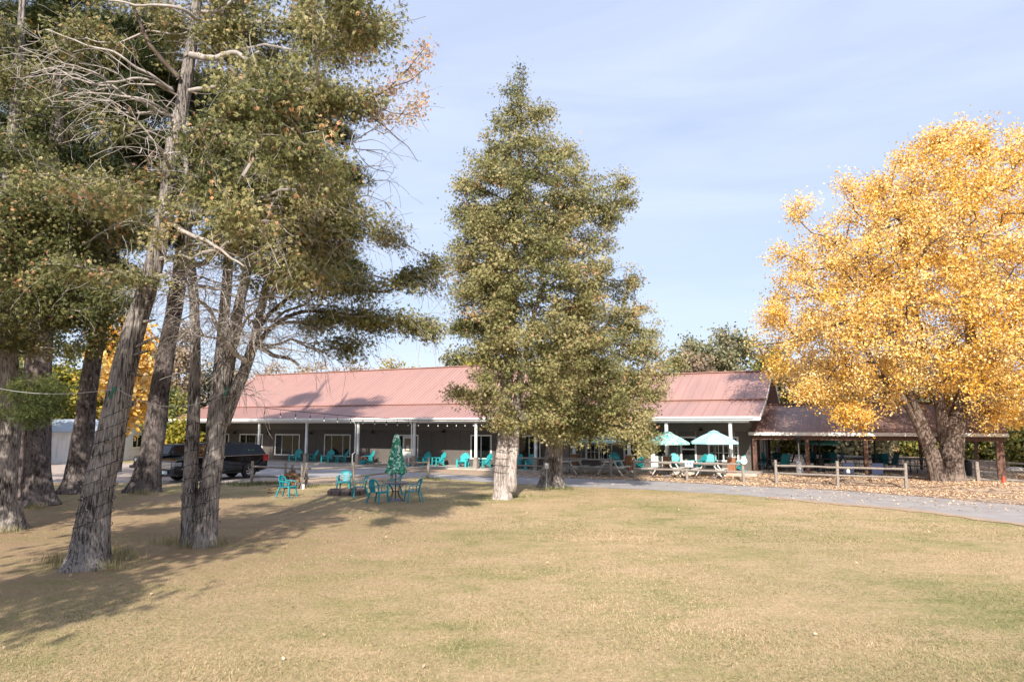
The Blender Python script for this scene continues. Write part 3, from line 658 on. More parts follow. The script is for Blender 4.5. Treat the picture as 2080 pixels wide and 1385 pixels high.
def make_tree(name,loc,label,cat,trunks,targets,leaf,bark,twig,group=None,grow_kw={},fol_kw={},zmin=2,bare=None,tkw={},limb_kw={},trunk_n=40,tw=None):
    root=empty(name,loc,0,label,cat,group); o=Vector(loc)
    mb=MB()
    for i,t in enumerate(trunks):
        t2=Trunk.__new__(Trunk); t2.P=[p-o for p in t.P]; t2.r=t.r; t2.mesh(mb,n=trunk_n,ph=i*1.7+loc[0],z0=0,**tkw)
    mb.build('trunk',bark,root,smooth=True)
    nodes=[]
    for t in trunks: nodes+=t.nodes(zmin)
    allT=targets if bare is None else np.concatenate([targets,bare],0)
    A,par,cnt,tips,PL=grow(nodes,allT,**grow_kw)
    # tips corresponding to leafy targets
    if bare is not None:
        bs={tuple(np.round(b,4)) for b in bare}; lt=np.array([t for t in tips if tuple(np.round(A[t],4)) not in bs],int)
    else: lt=tips
    v=limbs_mesh(A,par,cnt,**limb_kw)
    if tw:
        q,pp,cn=twigs(A,par,tw[0],tw[1],tw[2]); v=np.concatenate([v,limbs_mesh(q,pp,cn,r0=tw[3],ex=.5,k=3)])
    v=v-np.array(o)
    npmesh('limbs',v,4,twig,root)
    foliage('crown',A,par,lt,leaf,root,origin=o,**fol_kw)
    return root,A,par,tips
def pxtrunk(pts,Y,dY=0,k=1.):
    """pts: (px,py,width px) -> Trunk leaning slightly in depth by dY over its length"""
    P=[];rr=[]; n=len(pts)
    for i,(x,y,w_) in enumerate(pts):
        yy=Y+dY*i/(n-1); P.append(at(x,y,yy)); rr.append(w_/2/F*yy*k)
    if P[0].z<.55: P[0].z=-.08
    return Trunk(P,rr)
def noisy_keep(T,sc,th,seed=0):
    k=[mnoise.noise(Vector((p[0]*sc+seed,p[1]*sc,p[2]*sc*1.3)))>th for p in T]; return T[np.array(k)]
TALLK=dict(flare=.55,fz=.35,lobes=5)
# ---- big leaning cedar (nearest)
YD=gpt(178,1152).y
tD=pxtrunk([(178,1152,92),(186,1080,80),(203,980,72),(226,870,66),(247,770,58),(270,680,52),(298,590,48),(322,500,44),(338,400,38),(352,300,38),(372,200,34),(388,100,30),(400,10,26),(408,-80,20),(412,-200,12),(416,-330,5)],YD,1.2,.75)
tg=np.concatenate([blob(*b) for b in ((520,60,YD+.5,150,75,105),(650,70,YD+.3,120,70,80),(735,60,YD,60,60,14),(560,190,YD-.5,130,65,80),(660,190,YD,80,50,34),(300,60,YD+1,150,70,65),(420,-60,YD+1,220,80,60),(640,-60,YD+1,120,60,40),(170,60,YD+1,90,50,30),
   (270,370,YD+.5,120,50,50),(330,460,YD-.5,130,60,60),(430,300,YD-1,70,70,40),(480,390,YD-1,100,60,60),(250,560,YD+.3,90,40,34),(560,300,YD-.5,90,50,50),(150,560,YD+.5,70,40,20),(270,260,YD,60,25,8))],0)
tg=np.concatenate([tg]+[blob(*b) for b in ((560,240,YD-3.6,100,50,40,1.2),(640,330,YD-3.2,80,45,26,1.2),(500,440,YD-3.3,60,40,18,1.2),(700,30,YD-3.,110,60,40,1.5),(230,400,YD-3.5,70,40,16,1.2))],0)
tg=noisy_keep(tg,.8,-.08)
tg=tg[[not(abs(p[0]-tD.at_z(p[2])[0].x)<.75 and p[1]<YD+.3 and p[2]>6.3) for p in tg]]
orangeD=np.concatenate([blob(*b) for b in ((760,190,YD+.5,30,20,3),(720,215,YD+.3,60,25,5))],0)
bareD=np.concatenate([blob(190,170,YD-.5,150,80,60),blob(760,300,YD,70,60,9),blob(300,260,YD-.8,90,100,30),blob(820,230,YD+.6,30,50,6),blob(430,520,YD,120,60,34)],0)
D,_,_,_=make_tree('leaning_cedar',gpt(178,1152),'big leaning grey cedar with knotted trunk nearest the camera, cords wound round it','cedar tree',[tD],np.concatenate([tg,orangeD]),M['cedar_leaf'],M['cedar_bark'],M['twig'],
   grow_kw=dict(bf=.5,zs=1.6,seg=.35,jit=.28,droop=.05),fol_kw=dict(per=120,spread=.15,size=.085,elong=.42,along=2,orange=.05,tmean=.38),tw=(1500,.9,.5,.0045),zmin=5.0,bare=bareD,limb_kw=dict(r0=.008,ex=.42,rmax=.12),tkw=dict(flare=.6,fz=.3,lobes=4,rough=.09))
# knots and dead stubs on the big trunk
for (x,y,dx) in ((222,893,0),(202,975,0),(190,1052,0),(262,820,0)):
    mb=MB(); c=at(x,y,YD); c,_r=tD.at_z(c.z); p=Vector((at(x,y,YD).x,c.y-_r*.93,c.z)); mb.lathe([(.0,.0),(.035,.0),(.055,.03),(.075,.0),(.085,-.05)],(0,0,0),12,M=Matrix.Translation(p-D.location)@Matrix.Rotation(PI/2,4,'X')); mb.build('knot',M['cedar_bark'],D,smooth=True)
for (x,y,l,a) in ((270,720,.35,.2),(262,755,.25,-.2),(283,705,.5,.35),(270,650,.3,.1)):
    mb=MB(); z=at(x,y,YD).z; c,_r=tD.at_z(z); c=c-D.location; mb.tube([c+Vector((_r*.6,-_r*.3,0)),c+Vector((_r+l*.5,-_r*.5,l*a)),c+Vector((_r+l,-_r*.6,l*a*1.6))],[.045,.035,.012],7); mb.build('branch_stub',M['cedar_bark'],D,smooth=True)
# ---- multi-stem cedar
YF=gpt(405,1108).y
tF=[pxtrunk([(388,1106,42),(386,1020,36),(388,940,32),(393,850,29),(396,760,26),(396,670,24),(393,590,22),(384,500,18),(380,400,14),(378,300,8)],YF,.8,.8),
    pxtrunk([(416,1106,58),(424,1020,50),(436,930,45),(446,850,42),(458,770,36),(472,690,30),(486,620,26),(505,540,22),(520,450,17),(535,350,12),(548,240,5)],YF-.1,.5,.76),
    pxtrunk([(410,1040,34),(424,960,32),(432,870,30),(442,770,28),(452,680,27),(460,590,24),(466,500,20),(470,400,15),(474,280,7)],YF+.4,.8,.8),
    pxtrunk([(452,862,26),(476,800,24),(498,750,21),(515,700,19),(526,650,17),(538,590,14),(556,520,11),(580,450,6)],YF,.6)]
tF[2].P[0].z=-.08; 
tg=np.concatenate([blob(*b) for b in ((570,330,YF,110,55,50),(630,400,YF-2.8,110,45,50),(690,450,YF-2.8,100,38,46),(600,480,YF-2.8,110,50,55),(520,420,YF-2.8,90,60,50),(470,500,YF,80,40,30),(780,470,YF+.2,40,22,10),(640,560,YF-2.8,110,40,38),(740,585,YF,80,28,22),(840,560,YF+.3,50,20,11),(882,535,YF+.3,16,14,4),
   (760,645,YF,70,20,22),(820,655,YF+.1,60,14,14),(790,565,YF,70,20,16),(845,662,YF+.2,50,10,11),(660,640,YF-.2,70,34,16),(700,700,YF,60,22,9),(780,690,YF,40,20,5),(560,560,YF-.6,60,40,18),(500,330,YF,70,50,30))],0)
tg=noisy_keep(tg,.8,-.25,3)
bareF=np.concatenate([blob(430,640,YF-1.2,110,80,70),blob(560,670,YF-.5,110,80,90),blob(520,790,YF-.6,40,50,10),blob(660,700,YF,90,40,12),blob(360,560,YF-1,70,50,22),blob(760,380,YF,40,50,6)],0)
FT,_,_,_=make_tree('multi_stem_cedar',gpt(405,1108),'grey cedar with several stems rising from one base beside the black cars','cedar tree',tF,tg,M['cedar_leaf'],M['cedar_bark'],M['twig'],
   grow_kw=dict(bf=.45,zs=1.5,seg=.35,jit=.3,droop=-.02),fol_kw=dict(per=110,spread=.14,size=.085,elong=.42,along=2,orange=.04,tmean=.40),tw=(2600,1.0,.9,.005),zmin=4.2,bare=bareF,limb_kw=dict(r0=.008,ex=.42,rmax=.09),tkw=dict(flare=.35,fz=.25,lobes=3,rough=.09))
def hero(root,pts,r0,r1,m):
    o0=Vector(root.location); P=spline([tuple(at(x,y,Y)) for x,y,Y in pts],6); n=len(P)
    P=[p-o0+Vector((mnoise.noise(p*2.1),mnoise.noise(p*2.3+Vector((5,0,0))),mnoise.noise(p*2.7)))*.07*min(1,i/5) for i,p in enumerate(P)]
    mb=MB(); mb.tube(P,[r0+(r1-r0)*i/(n-1) for i in range(n)],7); mb.build('limb',M[m],root,smooth=True)
d_=YD+.6
hero(D,[(388,112,d_),(430,118,d_-.5),(480,108,d_-.9),(505,122,d_-1),(530,110,d_-1.2)],.085,.03,'twig')
hero(D,[(385,185,d_),(430,178,d_-.3),(490,185,d_-.3),(560,205,d_-.2)],.06,.02,'twig')
hero(D,[(330,405,d_-.5),(345,445,d_-1),(385,478,d_-1.3),(440,500,d_-1.4),(500,540,d_-1.5)],.07,.02,'twig')
hero(D,[(365,160,d_),(320,110,d_-.2),(285,55,d_-.3),(265,-10,d_-.3)],.06,.03,'dark_twig')
hero(D,[(352,185,d_-.2),(300,150,d_-.8),(230,110,d_-1.2),(150,80,d_-1.4),(90,60,d_-1.5)],.04,.01,'twig')
hero(D,[(350,180,d_-.2),(280,160,d_-.8),(190,170,d_-1.2),(110,140,d_-1.3),(60,150,d_-1.3)],.035,.009,'twig')
hero(D,[(342,230,d_-.2),(290,200,d_-.9),(200,190,d_-1.2),(130,200,d_-1.3)],.03,.009,'twig')
hero(D,[(400,40,d_-.3),(360,15,d_-.8),(290,12,d_-1),(200,-5,d_-1.1)],.05,.015,'twig')
hero(D,[(410,25,d_-.3),(450,20,d_-.7),(480,0,d_-.8),(500,-20,d_-.9)],.05,.02,'twig')
hero(D,[(560,205,d_-.2),(620,120,d_),(690,60,d_),(730,30,d_)],.045,.012,'dark_twig')
hero(D,[(640,190,d_),(720,205,d_),(780,190,d_),(830,140,d_),(865,95,d_)],.035,.007,'dark_twig')
hero(D,[(720,205,d_),(760,240,d_),(820,290,d_),(850,330,d_)],.022,.005,'dark_twig')
def rusty(root,pts,n,spread,size,tint,nm='rusty_leaves'):
    P=np.array([tuple(p) for p in spline([tuple(at(x,y,Y)) for x,y,Y in pts],10)]); i=rng.integers(0,len(P),n); c=P[i]+rng.normal(size=(n,3))*spread; c[:,2]-=rng.random(n)*spread
    v,ns_,rp_=sprays(c,size,'cedar',droop=.6); npmesh(nm,v-np.array(root.location),ns_,M['cedar_leaf'],root,np.repeat(np.clip(rng.normal(tint,.12,n),0,1),rp_))
rusty(D,[(720,205,d_),(780,190,d_),(830,140,d_),(865,95,d_)],900,.16,.075,.92); rusty(D,[(760,235,d_),(830,230,d_),(858,190,d_)],600,.14,.07,.9)
rusty(D,[(640,190,d_),(720,205,d_),(760,240,d_)],500,.15,.075,.85)
for pp in ([(640,190,d_),(700,260,d_),(740,330,d_),(800,350,d_)],[(740,205,d_),(800,230,d_),(850,235,d_)],[(790,180,d_),(840,160,d_),(868,130,d_)],[(700,90,d_),(760,60,d_),(820,20,d_)]): hero(D,pp,.018,.005,'dark_twig')
f_=YF
rusty(FT,[(640,590,f_),(740,590,f_),(850,558,f_+.2),(896,535,f_+.3)],1500,.13,.08,.6,'bough_foliage'); rusty(FT,[(640,635,f_-.3),(740,642,f_-.1),(820,655,f_),(895,664,f_+.2)],1500,.13,.08,.62,'bough_foliage')
hero(FT,[(500,735,f_-.1),(470,706,f_-.5),(440,660,f_-.8),(412,612,f_-.9),(365,600,f_-1)],.07,.03,'twig')
hero(FT,[(526,705,f_-.1),(565,724,f_-.3),(606,740,f_-.4)],.065,.035,'dark_twig')
hero(FT,[(522,700,f_),(560,655,f_-.2),(620,632,f_-.3),(720,640,f_-.2),(820,655,f_),(888,663,f_+.2)],.07,.01,'dark_twig')
hero(FT,[(530,660,f_),(580,610,f_-.2),(680,585,f_-.1),(780,590,f_),(850,560,f_+.2),(893,533,f_+.3)],.06,.01,'dark_twig')
hero(FT,[(400,580,f_-.1),(450,590,f_-.8),(500,610,f_-1.2),(560,600,f_-1.4),(620,620,f_-1.5)],.05,.01,'twig')
hero(FT,[(395,560,f_-.1),(350,530,f_-.8),(320,550,f_-1),(290,600,f_-1.1)],.05,.012,'twig')
hero(FT,[(480,700,f_),(500,650,f_-.6),(540,610,f_-1),(590,540,f_-1.2),(640,500,f_-1.2)],.045,.01,'twig')
# ---- far-left cedar
YA=gpt(15,1075).y
tA=[pxtrunk([(12,1078,60),(14,980,44),(12,880,40),(14,760,38),(14,640,34),(16,520,30),(20,380,26),(30,240,22),(40,100,16),(50,-60,10)],YA,.4)]
tg=np.concatenate([blob(*b) for b in ((60,300,YA,110,70,50),(150,400,YA-1,130,70,70),(50,450,YA-1,110,80,60),(150,500,YA,120,60,56),(60,600,YA-1,110,60,50),(190,610,YA-.5,110,45,46),(60,690,YA,80,35,26),(20,160,YA,80,70,36),(250,460,YA,70,50,22),(120,470,YA+.5,110,60,50),(110,560,YA+.5,100,50,44),(60,380,YA,100,60,40),(200,400,YA+1,80,50,30),(40,530,YA-1.5,90,60,36),(130,240,YA-.5,90,40,30),(170,680,YA,50,25,10),(10,60,YA,60,50,16),(100,640,YA+1,80,40,20))],0)
tg=noisy_keep(tg,.7,-.2,8)
make_tree('side_cedar',gpt(15,1075),'cedar at the far left edge with dense olive foliage hanging low','cedar tree',tA,tg,M['cedar_leaf'],M['cedar_bark'],M['twig'],
   grow_kw=dict(bf=.5,zs=1.5,seg=.4,jit=.2,droop=-.05),fol_kw=dict(per=130,spread=.2,size=.095,elong=.45,along=2,orange=.03,tmean=.27),tw=(800,.9,.5,.005),zmin=4.5,limb_kw=dict(r0=.008,ex=.42,rmax=.1),bare=blob(110,120,YA-2,110,80,22),tkw=dict(flare=.4,fz=.3,lobes=4,rough=.09))
# ---- pines
PK=dict(grow_kw=dict(bf=.6,zs=2.4,seg=.6,jit=.12,droop=.0),limb_kw=dict(r0=.013,ex=.42,rmax=.12),tkw=dict(flare=.5,fz=.4,lobes=5,rough=.05),trunk_n=22)
def pine(nm,base,label,path,blobs,seed,**kw):
    Y=gpt(*base).y; t=[pxtrunk(path,Y,.6,.8)]
    tg=np.concatenate([blob(x,y,Y+dy-(5 if x>(450 if seed==3 else 230) else 0),rx,ry,int(n*1.5)) for x,y,dy,rx,ry,n in blobs],0)
    d=dict(PK); d['fol_kw']=dict(per=60,spread=.30,size=.22,kind='pine',droop=-.2,along=2,orange=.05,tmean=.42,flat=.45,orange_c=.9)
    d['fol_kw'].update(kw)
    return make_tree(nm,gpt(*base),label,'pine tree',t,tg,M['pine_leaf'],M['pine_bark'],M['dark_twig'],group='tall dark pines behind the cedars',zmin=5.5,**d)
pine('pine_tree',(72,1026),'thick straight pine trunk second from the left edge',[(70,1028,86),(70,960,74),(72,880,68),(76,780,62),(82,680,56),(92,560,50),(104,420,44),(116,280,36),(126,140,28),(134,0,22),(140,-200,10),(142,-330,4)],
   [(110,60,0,130,50,60),(200,120,0,110,40,44),(60,180,1,120,50,50),(240,220,1,90,40,40),(60,80,1,140,50,50),(230,90,1,90,40,40),(30,320,1,100,60,40),(100,330,1,110,40,40),(60,500,1,100,40,30),(120,-20,0,130,50,50),(130,420,2,120,40,40),(180,330,2,110,50,50),(90,240,1,110,50,50),(160,500,2,110,40,44),(100,580,1,100,35,40),(60,130,1,120,50,50),(200,610,0,70,25,14)],1)
pine('pine_tree',(150,1001),'dark pine leaning right between the thick pine and the big cedar',[(150,1003,70),(162,940,52),(172,860,46),(184,760,42),(200,660,38),(216,560,35),(230,460,31),(244,330,27),(256,200,22),(268,60,14),(274,-20,7),(278,-60,4)],
   [(290,140,0,110,40,50),(340,190,1,100,36,50),(300,380,1,90,30,34),(240,190,-1,80,30,26),(300,290,0,80,26,26),(210,420,0,90,28,22),(290,470,1,80,30,36),(260,380,1,80,40,44),(320,300,1,80,40,44),(300,60,1,80,40,44),(200,560,1,80,30,30),(200,60,0,90,40,40)],2)
pine('pine_tree',(293,999),'dark pine leaning right just left of the black cars',[(293,1001,68),(306,930,52),(318,850,47),(330,760,43),(346,670,40),(362,580,37),(374,480,33),(384,360,29),(394,220,25),(400,160,12),(402,120,6),(403,100,3)],
   [(630,215,0,60,16,26),(560,225,0,90,22,34),(480,260,0,90,35,40),(480,400,0,80,40,34),(660,270,1,50,14,16),(690,360,0,48,17,30),(650,395,-1,50,15,26),(560,240,0,90,25,40),(560,330,1,100,25,40),(600,300,0,60,15,20),(570,400,0,80,18,26),(650,520,0,70,20,40),(690,545,0,45,14,24),(600,555,-1,80,18,36),(520,480,0,80,25,26),(450,200,0,110,40,50),(430,350,1,90,30,30)],3,per=80)
# low dark bough in front of the far-left trunks
Yb=19.
bough=make_tree('low_pine_sapling',(at(40,1000,Yb).x,Yb,0),'low dark green pine bough hanging in front of the far-left trunks','pine tree',[pxtrunk([(40,1010,8),(44,930,7),(50,860,5),(60,800,3)],Yb)],np.concatenate([blob(80,795,Yb-.6,62,26,34),blob(60,840,Yb-.4,55,20,24),blob(100,820,Yb-.6,50,30,22)],0),M['bush_leaf'],M['pine_bark'],M['dark_twig'],fol_kw=dict(per=60,spread=.14,size=.10,kind='pine',droop=-.1,along=2,tmean=.3,orange=0),zmin=.8,grow_kw=dict(seg=.2),limb_kw=dict(r0=.004,ex=.4),tkw=dict(flare=.1),trunk_n=8)[0]
# ---- centre cedars : crown given by height profile (left radius, right radius)
def envelope(cx_of_z,prof,n,Yc,keep=(.0,.9),seed=0,power=.5,deps=.9):
    """prof rows: (py, pxL, pxR) seen at distance Yc"""
    pr_=sorted([(at(1040,py,Yc).z,at(l,py,Yc).x,at(r,py,Yc).x) for py,l,r in prof]); zz=np.array([p[0] for p in pr_]); xl=np.array([p[1] for p in pr_]); xr=np.array([p[2] for p in pr_])
    out_=[]
    wts=np.interp(np.linspace(zz[0],zz[-1],200),zz,(xr-xl)**1.6)+.4; zs_=np.linspace(zz[0],zz[-1],200); wts/=wts.sum()
    while len(out_)<n:
        z=rng.choice(zs_,p=wts)+rng.uniform(-.05,.05); a=rng.uniform(0,2*PI); L_,R_=np.interp(z,zz,xl),np.interp(z,zz,xr); c=cx_of_z(z); c=min(max(c,L_+.1),R_-.1)
        rx=(R_-c) if math.cos(a)>0 else (c-L_); ry=(R_-L_)/2*deps; rr=rng.random()**power
        p=np.array([c+math.cos(a)*rx*rr,Yc+math.sin(a)*ry*rr,z])
        if mnoise.noise(Vector((p[0]*keep[1]+seed,p[1]*keep[1],p[2]*keep[1]*1.5)))>keep[0]: out_.append(p)
    return np.array(out_)
YC=gpt(1020,1013).y
tC=[pxtrunk([(1020,1014,54),(1020,960,48),(1022,900,38),(1026,850,34),(1032,790,30),(1038,700,27),(1043,600,24),(1048,480,20),(1053,360,15),(1058,260,10),(1063,165,4)],YC,.3,.62),
    pxtrunk([(1036,965,26),(1042,910,22),(1046,860,20),(1052,810,17),(1062,740,13),(1080,660,10),(1100,580,6)],YC+.1,.3)]
tC[1].P[0].z=.3
profC=[(150,1056,1078),(175,1030,1098),(205,1012,1110),(240,1004,1120),(270,990,1138),(300,975,1160),(330,955,1190),(370,945,1228),(410,934,1258),(450,925,1245),(500,922,1235),(550,918,1240),(600,925,1240),(650,925,1240),(700,955,1240),(740,960,1220),(800,950,1180),(850,985,1160),(885,1040,1100)]
T1=envelope(lambda z:float(np.interp(z,[0,17],[-.2,.5])),profC,1150,YC,keep=(-.16,1.1),seed=2,power=.45)
T1=np.concatenate([T1,blob(1262,368,YC,12,7,6),blob(1270,408,YC,12,6,5),blob(936,800,YC-.5,20,12,9),blob(948,660,YC,30,14,9),blob(945,375,YC,14,10,5)])
c1,_,_,_=make_tree('tall_cedar',gpt(1020,1013),'tall conical cedar with pale trunk in the middle of the lawn','cedar tree',tC,T1,M['cedar_leaf'],M['pale_bark'],M['dark_twig'],group=None,
   grow_kw=dict(bf=.6,zs=2.,seg=.6,jit=.15,droop=-.03),fol_kw=dict(per=112,spread=.17,size=.105,elong=.5,along=2,orange=.035,tmean=.50,droop=.6),tw=(900,.8,.5,.006),zmin=2.6,limb_kw=dict(r0=.009,ex=.42,rmax=.1),tkw=dict(flare=.45,fz=.35,lobes=4,rough=.08))
Y2=gpt(1120,990).y
tE=[pxtrunk([(1112,992,38),(1116,950,32),(1122,900,28),(1130,850,26),(1142,770,22),(1160,690,18),(1185,620,12),(1215,560,5)],Y2,.2,.72),
    pxtrunk([(1134,992,34),(1132,950,26),(1134,900,24),(1142,840,20),(1165,760,16),(1210,690,10),(1260,630,5)],Y2-.1,.2,.72)]
profE=[(540,1225,1285),(580,1200,1300),(620,1170,1312),(660,1140,1335),(700,1110,1345),(740,1090,1362),(780,1080,1350),(820,1080,1330),(860,1085,1330),(890,1100,1322)]
T2=envelope(lambda z:float(at(1180,700,Y2).x),profE,760,Y2,keep=(-.15,1.1),seed=5,power=.45,deps=.8)
T2=np.concatenate([T2,blob(1312,905,Y2-1,14,14,7),blob(1370,735,Y2,14,10,5)])
make_tree('spreading_cedar',gpt(1120,990),'shorter spreading cedar with dark twin trunk just behind the tall cedar','cedar tree',tE,T2,M['cedar_leaf'],M['cedar_bark'],M['dark_twig'],group=None,
   grow_kw=dict(bf=.5,zs=1.6,seg=.6,jit=.15,droop=-.03),fol_kw=dict(per=112,spread=.18,size=.11,elong=.5,along=2,orange=.045,tmean=.50,droop=.6),tw=(700,.8,.6,.006),zmin=2.4,limb_kw=dict(r0=.009,ex=.42,rmax=.1),tkw=dict(flare=.7,fz=.5,lobes=4,rough=.08))
# ---- golden maple
YM=gpt(1925,984).y
tM=[pxtrunk([(1908,986,46),(1898,940,42),(1880,890,36),(1856,840,28),(1826,800,23),(1795,770,18),(1765,720,13),(1735,640,8)],YM,-1.0,.68),
    pxtrunk([(1936,986,76),(1932,940,64),(1936,890,56),(1948,840,48),(1964,780,38),(1972,700,28),(1965,600,20),(1960,500,12),(1955,400,6)],YM,.4,.66),
    pxtrunk([(1925,905,34),(1915,860,30),(1905,800,26),(1885,730,20),(1860,640,14),(1840,540,9),(1830,450,5)],YM+.2,1.0,.8),
    pxtrunk([(1945,850,34),(1990,780,26),(2040,700,20),(2080,600,14),(2110,500,8)],YM,.0,.9),
    pxtrunk([(1890,900,26),(1868,850,22),(1850,800,18),(1830,740,14),(1800,660,9),(1770,580,5)],YM-.2,-1.5,.85)]
for t in (tM[2],tM[3],tM[4]): t.keep=1
def mx_(px): return at(px,600,YM).x
profM=[(280,1890,2010),(310,1850,2110),(340,1790,2150),(400,1735,2210),(450,1690,2250),(500,1625,2280),(540,1590,2300),(600,1575,2310),(660,1560,2320),(720,1550,2320),(770,1575,2310),(800,1640,2290),(835,1700,2220),(855,1740,2120)]
TM=envelope(lambda z:mx_(1945),profM,2300,YM,keep=(-.07,.9),seed=11,power=.5,deps=.85)
TM=TM[[not(p[2]<at(1040,832,YM).z and -3.4<p[0]-21.2<4.2) and not(p[2]<at(1040,800,YM).z and math.hypot(p[0]-20.6,p[1]-YM)<3.4) for p in TM]]
TM=np.concatenate([TM,blob(1735,850,YM-2,34,22,22),blob(1660,800,YM-1,50,22,22),blob(2020,850,YM-1,50,20,16),blob(1630,440,YM,25,30,10),blob(1990,300,YM,25,26,16),blob(1905,300,YM,20,20,12),blob(1580,640,YM,22,18,10),blob(1725,390,YM,14,35,8),blob(1585,520,YM,16,12,6)])
make_tree('golden_maple',gpt(1925,984),'large golden yellow maple with forked trunk in front of the pavilion','maple tree',tM,TM,M['maple_leaf'],M['maple_bark'],M['dark_twig'],
   grow_kw=dict(bf=.28,zs=1.,seg=.7,jit=.14,droop=.0),tw=(1600,1.1,-.2,.006),fol_kw=dict(per=112,spread=.25,size=.095,kind='leaf',along=2,orange=.02,orange_c=1.,tmean=.48,tsd=.4,droop=.3,elong=.6),zmin=2.2,limb_kw=dict(r0=.010,ex=.45,rmax=.22),tkw=dict(flare=.6,fz=.3,lobes=5,rough=.07))
# ---- background trees
def bgtree(name,px,base_y,top_y,half_px,low_y,leaf,label,cat,n=150,per=40,size=.3,spread=.5,tm=.45,group='trees beyond the lodge',Y=None,bare=0,keep=-.2,kind='leaf',orange=.03):
    if Y is None: Y=gpt(px,base_y).y
    x=at(px,top_y,Y).x; zt=at(px,top_y,Y).z; zl=max(.3,at(px,low_y,Y).z); hw=half_px*Y/F
    t=Trunk([Vector((x,Y,-.1)),Vector((x+.2,Y,zt*.3)),Vector((x-.1,Y,zt*.6)),Vector((x+.1,Y,zt*.85))],[.03*zt*.6,.022*zt*.6,.014*zt*.6,.02])
    c=np.array([x,Y,(zt+zl)/2]); v=rand_dirs(n)*(rng.random((n,1))**.4); T=c+v*np.array([hw,hw*.8,(zt-zl)/2]); T=noisy_keep(T,.5,keep,px*.1)
    b=None
    if bare: v=rand_dirs(bare)*(rng.random((bare,1))**.3); b=c+v*np.array([hw*1.05,hw*.8,(zt-zl)/2*1.12])
    return make_tree(name,(x,Y,0),label,cat,[t],T,leaf,M['pine_bark'],M['twig' if bare else 'dark_twig'],group=group,grow_kw=dict(bf=.3,seg=1.2,jit=.12),fol_kw=dict(per=per,spread=spread,size=size,kind=kind,along=2,tmean=tm,tsd=.3,orange=orange,droop=.2,orange_c=1.),zmin=min(1.0,zl*.5),limb_kw=dict(r0=.018,ex=.42,rmax=.14),bare=b,tkw=dict(flare=.3),trunk_n=8)
bgtree('oak_tree',1460,0,668,100,790,M['olive_leaf'],'olive green rounded oak rising behind the right end of the lodge roof','oak tree',n=230,per=50,Y=68,size=.26,spread=.45,group=None)
bgtree('oak_tree',1395,0,715,45,800,M['brown_leaf'],'small brownish oak left of the olive oak behind the roof','oak tree',n=80,per=26,Y=66,bare=40,group=None)
bgtree('oak_tree',935,0,702,38,790,M['olive_leaf'],'small olive treetop peeping over the roof ridge left of the tall cedar','oak tree',n=90,per=40,Y=78,group=None)
bgtree('oak_tree',975,0,722,30,790,M['yellow_green_leaf'],'ochre treetop over the ridge touching the tall cedar','oak tree',n=60,per=40,Y=76,group=None)
for i,(px,ty,hw,lf,lb) in enumerate(((560,738,40,'brown_leaf','pale tan treetop over the left part of the roof ridge'),(640,735,45,'brown_leaf','tan thin treetop over the roof ridge, second of the row'),(715,728,42,'brown_leaf','pinkish brown treetop over the middle of the left roof'),(800,722,42,'yellow_green_leaf','yellow green upright treetop over the roof, rightmost of the low row'))):
    bgtree('low_tree',px,0,ty,hw,800,M[lf],lb,'tree',n=60,per=22,Y=80,bare=50,size=.24,spread=.4,tm=.7,group='low treetops over the left roof ridge')
# woodland behind the pavilion and to its right
k=0
spec=[(1570,700,60,'bush_leaf','dark green tree between the roof gable and the golden maple',62,900),(1640,720,80,'brown_leaf','bare brownish tree right of the roof gable',60,880),(1720,740,80,'brown_leaf','brown leaved tree behind the pavilion roof',58,900),
 (1610,870,50,'bush_leaf','green bush seen under the left end of the pavilion roof',64,955),(1665,862,45,'bush_leaf','green bush with yellow flecks behind the teal umbrella',63,955),(1720,870,45,'yellow_green_leaf','yellow green bush behind the patio chairs',63,955),(1790,862,50,'brown_leaf','brown bush behind the pavilion middle posts',63,955),(1850,868,45,'bush_leaf','green bush behind the white rail fence left of the maple trunk',62,955),
 (1930,800,70,'bush_leaf','dark tree directly behind the golden maple trunk',62,950),(2010,850,50,'bush_leaf','dark green bush behind the right pavilion post',56,955),(2070,790,60,'olive_leaf','olive tree at the right edge behind the cone',48,950),(1960,690,110,'brown_leaf','brown tall tree behind the golden maple',60,900),(1830,700,90,'olive_leaf','olive tall tree behind the golden maple crown',62,900),
 (2110,860,50,'bush_leaf','dark shrub at the right frame edge behind the white fence',44,955),(2150,700,90,'brown_leaf','brown tree beyond the right frame edge',55,940),(1750,820,50,'olive_leaf','olive tree above the pavilion ridge',56,950)]
for px,ty,hw,lf,lb,Y,ly in spec:
    bgtree('wood_tree',px,0,ty,hw,ly,M[lf],lb,'tree' if ty<850 else 'bush',n=190,per=44,Y=Y,size=.26,spread=.45,keep=-.35,tm=.62,bare=50 if lf=='brown_leaf' else 0,group='woodland behind the pavilion')
# trees behind, left side
spec=[(262,640,62,'maple_leaf','golden yellow tree seen between the leaning trunks',44,880,'maple tree'),(120,735,70,'yellow_green_leaf','yellow green tree above the white shed wall',60,885,'tree'),(190,700,60,'yellow_green_leaf','yellow and green tree behind the shed roof',64,880,'tree'),(20,720,70,'bush_leaf','dark tree behind the far-left trunks',48,900,'tree'),
 (372,650,50,'brown_leaf','brown wiry tree left of the lodge roof',66,900,'tree'),(340,780,40,'bush_leaf','dark tree between the shed and the lodge',60,925,'tree'),(372,860,22,'yellow_green_leaf','bright green young tree beside the leftmost porch post',58,925,'tree'),(420,740,40,'olive_leaf','olive tree behind the left end of the lodge roof',72,900,'tree'),(80,600,80,'bush_leaf','tall dark tree behind the far-left pines',60,900,'tree'),(470,742,30,'brown_leaf','tan treetop beside the left roof end',78,880,'tree'),(-60,650,90,'olive_leaf','olive tree beyond the left frame edge',52,900,'tree'),(310,700,40,'olive_leaf','olive tree behind the golden tree',68,910,'tree')]
